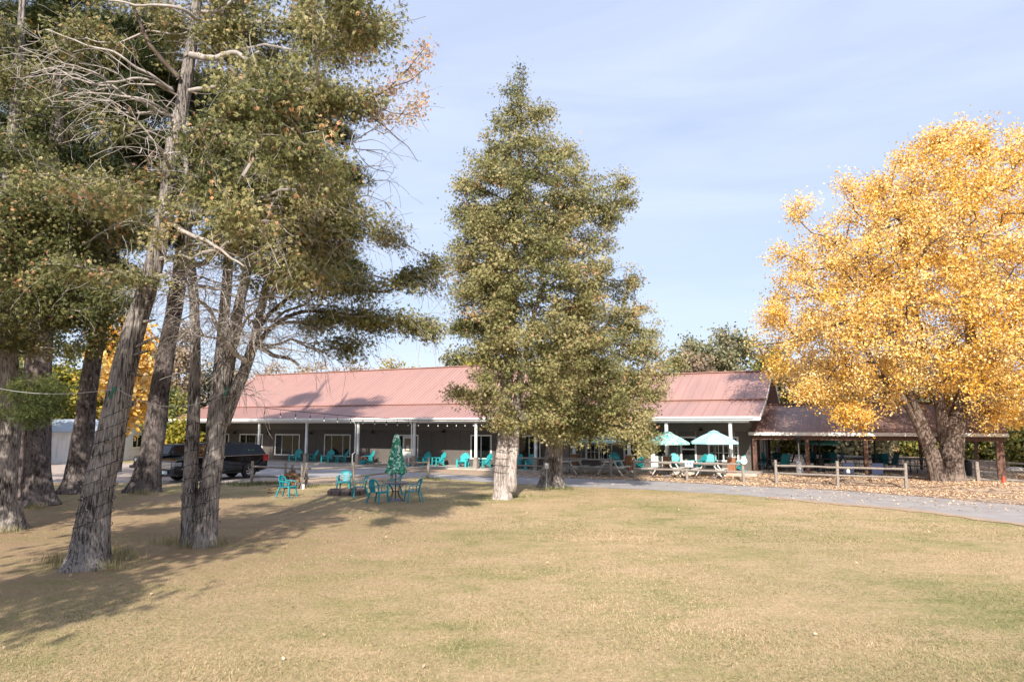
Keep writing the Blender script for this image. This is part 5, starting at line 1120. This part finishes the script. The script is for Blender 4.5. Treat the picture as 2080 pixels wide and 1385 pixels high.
mb=MB(); mb.box(-.14,-.05,-.02,-.0155,.84,.96); mb.box(.05,.15,-.02,-.0155,.84,.96); mb.build('sign_marks',M['sign_blue'],sg)
# utility pedestal at the twin trunk cedar
p=gpt(1109,991)+Vector((0,-.35,0)); ub=empty('outlet_box',p,0,'grey outlet box on a pale pipe standing against the dark twin trunk','outlet box')
mb=MB(); mb.tube([(0,0,0),(.03,0,.95)],.022,8); mb.build('pipe',M['white_wire'],ub); mb=MB(); mb.box(-.08,.12,-.06,.06,.92,1.2); mb.build('box',M['silver'],ub,bevel=.01)
# ------------------------------------------------------------------ PICNIC TABLES + open umbrellas
def picnic(loc,rz,label,first=[None]):
    if first[0] is not None: return dup(first[0],loc,rz,label,'picnic tables by the porch')
    r=empty('picnic_table',loc,rz,label,'picnic table','picnic tables by the porch'); first[0]=r; m=M['off_white']
    mb=MB()
    for i in range(5): mb.box(-.85,.85,-.36+i*.146,-.36+i*.146+.136,.72,.76)
    mb.build('tabletop',m,r)
    for sy in (-1,1):
        mb=MB(); mb.box(-.85,.85,*sorted((sy*.56,sy*.70)),.42,.46); mb.box(-.85,.85,*sorted((sy*.71,sy*.84)),.42,.46); mb.build('bench',m,r)
    for sx in (-1,1):
        mb=MB(); x=sx*.6
        mb.bar((x,-.72,0),(x,-.25,.72),.05,.12,up=(1,0,0)); mb.build('leg',m,r)
        mb=MB(); mb.bar((x+sx*.0,.72,0),(x,.25,.72),.05,.12,up=(1,0,0)); mb.build('leg',m,r)
        mb=MB(); mb.box(x+.026,x+.06,-.82,.82,.33,.42); mb.box(x+.026,x+.06,-.36,.36,.66,.72); mb.build('crossbar',m,r)
    return r
pt=[(1158,963,'white picnic table half hidden by the dark twin trunk'),(1244,964,'white picnic table under the pale aqua umbrella left of the cedar post base'),(1354,967,'white picnic table under the leaf print umbrella'),(1440,969,'white picnic table under the rightmost aqua umbrella')]
for i,(px,py,lb) in enumerate(pt): picnic(LG(px,-1.55),-TH+R((84,90,88,92)[i]) ,lb)
def open_umb(loc,label,m,ztop=2.48,rad=1.42,tilt=0,pole=M['black'],basem=M['base_grey']):
    r=empty('open_umbrella',loc,0,label,'umbrella','open umbrellas by the porch')
    mb=MB(); mb.tube([(0,0,0),(0,0,ztop+.02)],.022,8); mb.build('pole',pole,r)
    mb=MB(); mb.lathe([(0,.06),(.05,.06),(.26,.04),(.27,0),(0,0)],(0,0,0),20); mb.build('base',basem,r)
    mb=MB(); n=8; rot=.2
    rim=[Vector((math.cos(rot+2*PI*k/n)*rad,math.sin(rot+2*PI*k/n)*rad,ztop-.58)) for k in range(n)]; mid_=[Vector((math.cos(rot+2*PI*k/n)*rad*.18,math.sin(rot+2*PI*k/n)*rad*.18,ztop-.06)) for k in range(n)]
    for k in range(n):
        a,b=rim[k],rim[(k+1)%n]; c,d=mid_[k],mid_[(k+1)%n]; e_=(a+b)/2*.97; e_.z=a.z+.0; mm=(c+d)/2
        q1=a.lerp(c,.5); q2=b.lerp(d,.5); qm=(q1+q2)/2-Vector((0,0,.03))
        q1.z+=.03;q2.z+=.03
        mb.add([a,e_,b,q2,qm,q1,d,mm,c],[(0,1,4,5),(1,2,3,4),(5,4,7,8),(4,3,6,7)])
        mb.add([a,b,b-Vector((0,0,.1)),e_-Vector((0,0,.1)),a-Vector((0,0,.1)),e_],[(0,5,3,4),(5,1,2,3)])
    mb.build('canopy',m,r)
    mb=MB(); mb.lathe([(rad*.25,ztop-.055),(rad*.14,ztop-.0),(.03,ztop+.05),(0,ztop+.06)],(0,0,0),8); mb.build('vent_cap',m,r)
    mb=MB()
    for k in range(n): mb.bar((0,0,ztop-.10),rim[k]-Vector((0,0,.02)),.015,.015); mb.bar((0,0,ztop-.75),(rim[k]*.5).to_2d().to_3d()+Vector((0,0,ztop-.37)),.012,.012)
    mb.build('ribs',M['silver'],r); return r
open_umb(LG(1156,-1.55),'teal open umbrella behind the twin trunk cedar',M['teal_umb'],2.45,1.25)
open_umb(LG(1243,-1.55),'pale aqua open umbrella partly covered by hanging cedar foliage',M['cream_umb'],2.45,1.25)
open_umb(LG(1356,-1.55),'mint open umbrella with leaf print in front of the white door',M['umb_print2'],2.40,1.25)
open_umb(LG(1450,-1.55),'plain pale aqua open umbrella in front of the right gridded window',M['cream_umb'],2.46,1.3)
# ------------------------------------------------------------------ small porch things
def planter(loc,label,s_=1):
    r=empty('flower_tub',loc,0,label,'planter','flower tubs on the porch'); mb=MB(); mb.lathe([(0,0),(.2*s_,0),(.27*s_,.3),(.25*s_,.3),(.2*s_,.26),(0,.26)],(0,0,0),16); mb.build('pot',M['teal'],r)
    a=MB(); b=MB()
    for k in range(60):
        d=Vector(rand_dirs(1)[0]); d.z=abs(d.z); c=Vector((d.x*.24,d.y*.24,.32+d.z*.22))*1.0; c.x*=s_; c.y*=s_
        (a if k%3 else b).ico(c,.045,0,jit=.3)
    a.build('flowers',M['pink'],r); b.build('leaves',M['plant_green'],r); return r
planter(L(s_at(738,.5),.5,.1),'teal tub of pink flowers beside the porch post with the downspout',1.2); planter(L(s_at(832,.3),.3,.1),'small teal tub of pink flowers by the porch door post',1.0)
def side_table(loc,label,first=[None]):
    if first[0] is not None: return dup(first[0],loc,0,label,'small porch side tables')
    r=empty('side_table',loc,0,label,'side table','small porch side tables'); first[0]=r; mb=MB(); mb.box(-.22,.22,-.2,.2,.40,.43); mb.build('tabletop',M['slate'],r)
    for x in (-.18,.18):
        for y in (-.16,.16): mb=MB(); mb.box(x-.015,x+.015,y-.015,y+.015,0,.40); mb.build('leg',M['slate'],r)
    return r
for px,w_,lb in ((682,1.7,'small dark side table between the two chairs at the wide window'),(765,1.9,'small dark side table right of the chair with the flower tub'),(962,1.6,'small dark side table between the chairs at the two pane window')): side_table(L(s_at(px,w_),w_,.1),lb)
wb=empty('wooden_planter',L(s_at(1353,.9),.9,.31),-TH,'brown wooden box planter beside the white half glass door','planter')
mb=MB(); mb.box(-.2,.2,-.2,.2,.5,.95); mb.build('box',M['brownpost'],wb)
for x in (-.17,.17):
    for y in (-.17,.17): mb=MB(); mb.box(x-.03,x+.03,y-.03,y+.03,0,.5); mb.build('leg',M['brownpost'],wb)
# ------------------------------------------------------------------ PATIO furniture under the pavilion
def sling_chair(loc,rz,label,back,grp,key,store={}):
    if key in store: return dup(store[key],loc,rz,label,grp)
    r=empty('patio_chair',loc,rz,label,'patio chair',grp); store[key]=r
    mb=MB(); mb.bar((0,-.25,.43),(0,.22,.40),.5,.03); mb.build('seat',M[back],r)
    mb=MB(); mb.bar((0,.2,.40),(0,.42,1.02),.5,.03,up=(0,1,0)); mb.build('backrest',M[back],r,bevel=.01)
    for sx in (-1,1):
        mb=MB(); x=sx*.28; mb.tube([(x,-.32,.0),(x,-.28,.43),(x,-.24,.62),(x,.1,.63),(x,.27,.60)],.016,6); mb.tube([(x,.36,0),(x,.1,.4),(x,.22,.45),(x,.44,1.04)],.016,6); mb.build('side_frame',M['black'],r)
    return r
def ptable(loc,label):
    r=empty('patio_table',loc,0,label,'table','patio tables under the pavilion'); mb=MB(); mb.lathe([(0,.72),(.6,.72),(.61,.70),(.6,.68),(0,.68)],(0,0,0),24); mb.build('tabletop',M['slate'],r)
    for k in range(4):
        a=k*PI/2+.6; mb=MB(); mb.tube([(math.cos(a)*.45,math.sin(a)*.45,.68),(math.cos(a)*.3,math.sin(a)*.3,.4),(math.cos(a)*.5,math.sin(a)*.5,0)],.018,6); mb.build('leg',M['black'],r)
    return r
g_='patio chairs under the pavilion'
pc=[(1546,954,70,'sling','dark teal sling chair next to the leftmost pavilion post'),(1560,951,40,'sling2','bright teal cushioned chair next to the leftmost pavilion post'),(1578,949,160,'sling','dark sling chair behind the first patio table'),(1590,955,-170,'sling2','teal chair with its back to the camera right of the first patio table'),(1602,951,-120,'sling','dark teal chair at the right of the first patio table'),
    (1646,953,60,'sling2','tall teal chair right of the silver heater'),(1657,951,10,'sling','dark teal chair right of the second pavilion post'),(1672,953,-60,'sling','dark teal chair at the foot of the teal umbrella'),(1688,951,170,'sling2','teal chair between the teal umbrella and the middle post'),(1700,949,-100,'sling','dark chair right of the second patio table'),
    (1727,953,60,'sling2','teal chair left of the third pavilion post'),(1785,956,-20,'sling','dark chair beside the black mushroom heater'),(1793,953,175,'sling2','grey teal chair right of the black mushroom heater'),(1810,955,-150,'sling','dark green chair left of the fence end post'),(1822,950,60,'sling','dark chair behind the fence end post')]
for px,py,rot,bk2,lb in pc: sling_chair(gpt(px,py+1,.205),R(rot),lb,bk2,g_,bk2)
for px,py,lb in ((1572,955,'patio table near the left end of the pavilion'),(1680,955,'patio table under the teal umbrella'),(1752,953,'patio table behind the third pavilion post'),(1835,955,'patio table near the maple trunk')): ptable(gpt(px,py,.205),lb)
open_umb(gpt(1668,950,.205),'teal open umbrella standing under the pavilion roof',M['teal_umb'],2.15,1.2)
def barchair(px,py,rot,lb,first=[None]):
    loc=gpt(px,py,.205)
    if first[0] is not None: return dup(first[0],loc,R(rot),lb,'tall black bar chairs')
    r=empty('bar_chair',loc,R(rot),lb,'bar chair','tall black bar chairs'); first[0]=r
    mb=MB(); mb.box(-.2,.2,-.2,.2,.72,.75); mb.build('seat',M['black'],r); mb=MB()
    for i in range(5): mb.tube([(-.18+i*.09,.2,.75),(-.18+i*.09,.28,1.12)],.010,5)
    mb.bar((-.2,.28,1.13),(.2,.28,1.13),.03,.04); mb.build('backrest',M['black'],r)
    for x in (-1,1):
        for y in (-1,1): mb=MB(); mb.tube([(x*.18,y*.18,.72),(x*.24,y*.24,0)],.014,6); mb.build('leg',M['black'],r)
    return r
for px,py,rot,lb in ((1850,962,20,'black bar chair just left of the maple trunk, nearest the fence'),(1862,958,-60,'black bar chair second left of the maple trunk'),(1874,960,150,'black bar chair touching the maple trunk in view'),(1884,957,80,'black bar chair furthest right beside the maple trunk')): barchair(px,py,rot,lb)
def folding(px,py,rot,lb,first=[None]):
    loc=gpt(px,py,.12)
    if first[0] is not None: return dup(first[0],loc,R(rot),lb,'navy folding chairs by the fence')
    r=empty('folding_chair',loc,R(rot),lb,'folding chair','navy folding chairs by the fence'); first[0]=r
    mb=MB(); mb.bar((0,.22,.45),(0,.30,.98),.5,.02,up=(0,1,0)); mb.build('backrest',M['navy'],r); mb=MB(); mb.bar((0,-.2,.44),(0,.2,.44),.5,.02); mb.build('seat',M['navy'],r)
    for x in (-.27,.27):
        mb=MB(); mb.tube([(x,-.25,0),(x,.3,1.0)],.013,6); mb.tube([(x,.32,0),(x,-.22,.44)],.013,6); mb.build('side_frame',M['black'],r)
    mb=MB(); mb.tube([(-.27,.32,.02),(.27,.32,.02)],.012,6); mb.tube([(-.27,.27,.3),(.27,.27,.3)],.010,6); mb.build('foot_bar',M['black'],r); return r
folding(1721,980,178,'navy folding chair behind the middle of the patio fence'); folding(1781,981,168,'navy folding chair behind the right half of the patio fence')
mb=MB(); mb.lathe([(0,0),(.08,0),(.08,.14),(.04,.2),(0,.2)],(0,0,0),12); o=mb.build('white_lantern',M['white']); o.location=gpt(1725,983,.8) if 0 else Vector((gpt(1725,988).x,gpt(1725,988).y+.02,.62)); setp(o,'small white lantern hanging on the patio fence rail','lantern')
mb=MB(); mb.lathe([(.045,.2),(.05,.28),(0,.3)],(0,0,0),10); c=mb.build('cap',M['yellow'],o)
# patio heaters
def heater(px,py,lb,silver,h_=2.0):
    r=empty('patio_heater',gpt(px,py,.2),0,lb,'patio heater','patio heaters'); m=M['silver'] if silver else M['black']
    mb=MB(); mb.lathe([(0,.02),(.24,.02),(.24,.05),(.19,.08),(.19,.72),(.16,.78),(0,.78)],(0,0,0),20); mb.build('tank_cover',m,r)
    mb=MB(); mb.tube([(0,0,.75),(0,0,h_-.2)],.035 if silver else .06,10); mb.build('pole',m,r)
    mb=MB(); mb.lathe([(.12,h_-.28),(.13,h_-.05),(0,h_-.05)],(0,0,0),14); mb.build('burner',M['black'],r)
    mb=MB(); mb.lathe([(.40 if not silver else .18,h_-.03),(.2,h_+.05),(.05,h_+.1),(0,h_+.1)],(0,0,0),20); mb.build('hood',M['black'],r); return r
heater(1625,966,'silver patio heater with dark head behind the patio fence',True,2.05); heater(1667,958,'black patio heater below the teal umbrella',False,2.0); heater(1780,958,'black mushroom shaped patio heater left of the maple',False,2.1); heater(1961,962,'slim black patio heater behind the trash can',False,1.8)
tc_=empty('trash_can',gpt(1964,972,.02),0,'black trash can with rounded lid right of the maple trunk','trash can')
mb=MB(); mb.lathe([(0,0),(.26,0),(.3,.8),(.28,.82),(0,.82)],(0,0,0),22); mb.build('can',M['slate'] and M['black'],tc_,smooth=False); mb=MB(); mb.lathe([(.31,.82),(.31,.88),(.24,.98),(.1,1.03),(0,1.04)],(0,0,0),22); mb.build('lid',M['black'],tc_,smooth=True)
# rocks by the right fence
for i,(px,py,s_) in enumerate(((2066,960,.5),(2030,956,.25),(1952,975,.22))):
    mb=MB(); mb.ico((0,0,.2*s_),s_,2,(1.5,1,.55),.08); o=mb.build('boulder',M['concrete'],smooth=True); o.location=gpt(px,py); setp(o,['large pale boulder beside the white fence at the right edge','small pale stone left of the large boulder','small stone at the foot of the trash can'][i],'boulder')
# ------------------------------------------------------------------ GROUND COVER (stuff)
def inpoly(x,y,poly):
    c=np.zeros(len(x),bool); n=len(poly)
    for i in range(n):
        x0,y0=poly[i][0],poly[i][1]; x1,y1=poly[(i+1)%n][0],poly[(i+1)%n][1]
        k=((y0>y)!=(y1>y))&(x<(x1-x0)*(y-y0)/((y1-y0) or 1e-9)+x0); c^=k
    return c
def flat_leaves(c,size,tilt=.35):
    n=len(c); nn=rng.normal(size=(n,3))*tilt; nn[:,2]=1; nn/=np.linalg.norm(nn,axis=1,keepdims=True); a=rng.normal(size=(n,3)); d=np.cross(nn,a); d/=np.linalg.norm(d,axis=1,keepdims=True); s=np.cross(nn,d); sz=(size*rng.uniform(.5,1.3,n))[:,None]
    return np.stack([c,c+d*sz*.3+s*sz*.4,c+d*sz+s*sz*.15,c+d*sz*.9-s*sz*.2,c+d*sz*.3-s*sz*.4],1).reshape(-1,3)
rd=[(p.x,p.y) for p in nearc+farc[::-1]]
n=220000; x=rng.uniform(2,42,n); y=rng.uniform(24,52,n); c=np.stack([x,y,np.full(n,.045)],1)
litp=[(p.x,p.y) for p in jag(spline(lp),.1)+bk]; onroad=inpoly(x,y,rd)&~inpoly(x,y,litp)
d=np.hypot(x-21.4,y-31.5); keep=(inpoly(x,y,litp)&(rng.random(n)<np.clip(1.25-d/26,.15,.9)))|(onroad&(rng.random(n)<np.clip(.12-d/120,.004,.09)))
rl=(np.array([mnoise.noise(Vector((a*.5,b*.5,0))) for a,b in zip(x,y)])>-.25)|onroad
c=c[keep&rl]; c[:,2]=.035+rng.random(len(c))*.02+np.array([rise(*SW(a,b)) for a,b in zip(c[:,0],c[:,1])])
o=npmesh('fallen_leaves',flat_leaves(c,.075),5,M['litter'],None,np.clip(rng.normal(.62,.22,len(c)),0,1)); setp(o,'tan and golden fallen leaves carpeting the ground under the maple','fallen leaves',kind='stuff')
# a few leaves over lawn
n=260; x=rng.uniform(-14,22,n); y=7+rng.random(n)**1.0*24; c=np.stack([x,y,np.full(n,.06)],1); c=c[~inpoly(c[:,0],c[:,1],rd)]
o=npmesh('lawn_leaves',flat_leaves(c,.06,.7),5,M['litter'],None,np.clip(rng.normal(.4,.25,len(c)),0,.75)); setp(o,'scattered single dry leaves on the open lawn','fallen leaves',kind='stuff')
# grass blades
def blades(n,y0,y1,h0,w0):
    y=y0+(y1-y0)*rng.random(n)**1.25; x=(rng.random(n)*2-1)*(y*.80+.5); 
    m=~inpoly(x,y,rd)&(rng.random(n)<np.clip((np.hypot(x+13,y-20)-6)/7,.12,1)); x=x[m]; y=y[m]; n=len(x)
    z=np.array([mnoise.noise(Vector((a*.25,b*.25,0)))*.05*min(1,max(0,(26-b)/6)) for a,b in zip(x,y)])-.004
    c=np.stack([x,y,z],1); a=rng.random(n)*2*PI; lean=rng.uniform(.5,2.4,n); hh=h0*rng.uniform(.5,1.4,n)
    tip=c+np.stack([np.cos(a)*lean*hh,np.sin(a)*lean*hh,hh*.8],1); s=np.stack([-np.sin(a),np.cos(a),np.zeros(n)],1)*(w0*rng.uniform(.6,1.3,n))[:,None]
    g1=np.array([mnoise.noise(Vector((p*.22,q*.22,5)))*.9+mnoise.noise(Vector((p*1.1,q*1.1,2)))*.5 for p,q in zip(x,y)])
    t=np.clip(.50+.5*g1+rng.normal(0,.19,n),0,1)
    return np.stack([c-s,c+s,tip],1).reshape(-1,3),t
v,t=blades(300000,7.2,20,.034,.005); v2,t2=blades(110000,18,40,.034,.012)
o=npmesh('grass',np.concatenate([v,v2]),3,M['blade'],None,np.concatenate([t,t2])); setp(o,'short dry straw and green grass of the lawn','grass',kind='stuff')
# taller weeds at trunk bases and under fence
def tufts(cs,n,h0,w0,sp,name,label,tm):
    c=np.repeat(np.array([tuple(p) for p in cs]),n,0); k=len(c); c=c+rng.normal(size=(k,3))*np.array([sp,sp*.6,0]); c[:,2]=0; a=rng.random(k)*2*PI; hh=h0*rng.uniform(.3,1.2,k); tip=c+np.stack([np.cos(a)*hh*.4,np.sin(a)*hh*.4,hh],1); s=np.stack([-np.sin(a),np.cos(a),np.zeros(k)],1)*w0
    o=npmesh(name,np.stack([c-s,c+s,tip],1).reshape(-1,3),3,M['blade'],None,np.clip(rng.normal(tm,.2,k),0,1)); setp(o,label,'grass',kind='stuff')
tufts([gpt(x,y) for x,y in ((120,1140),(150,1150),(232,1125),(245,1135),(215,1155),(350,1105),(430,1108),(15,1080),(400,1112),(70,1032),(290,1004))],170,.28,.006,.25,'tall_grass','taller dry grass round the cedar trunk bases',.35)
tufts([gpt(x,y) for x,y in [(470+i*11,984+random.uniform(-2,3)) for i in range(12)]+[(620,990),(660,987),(700,985),(790,978),(870,972),(890,975),(1120,994),(1140,994),(1060,1010)]],140,.2,.01,.35,'verge_grass','greener long grass along the fence line',.05)
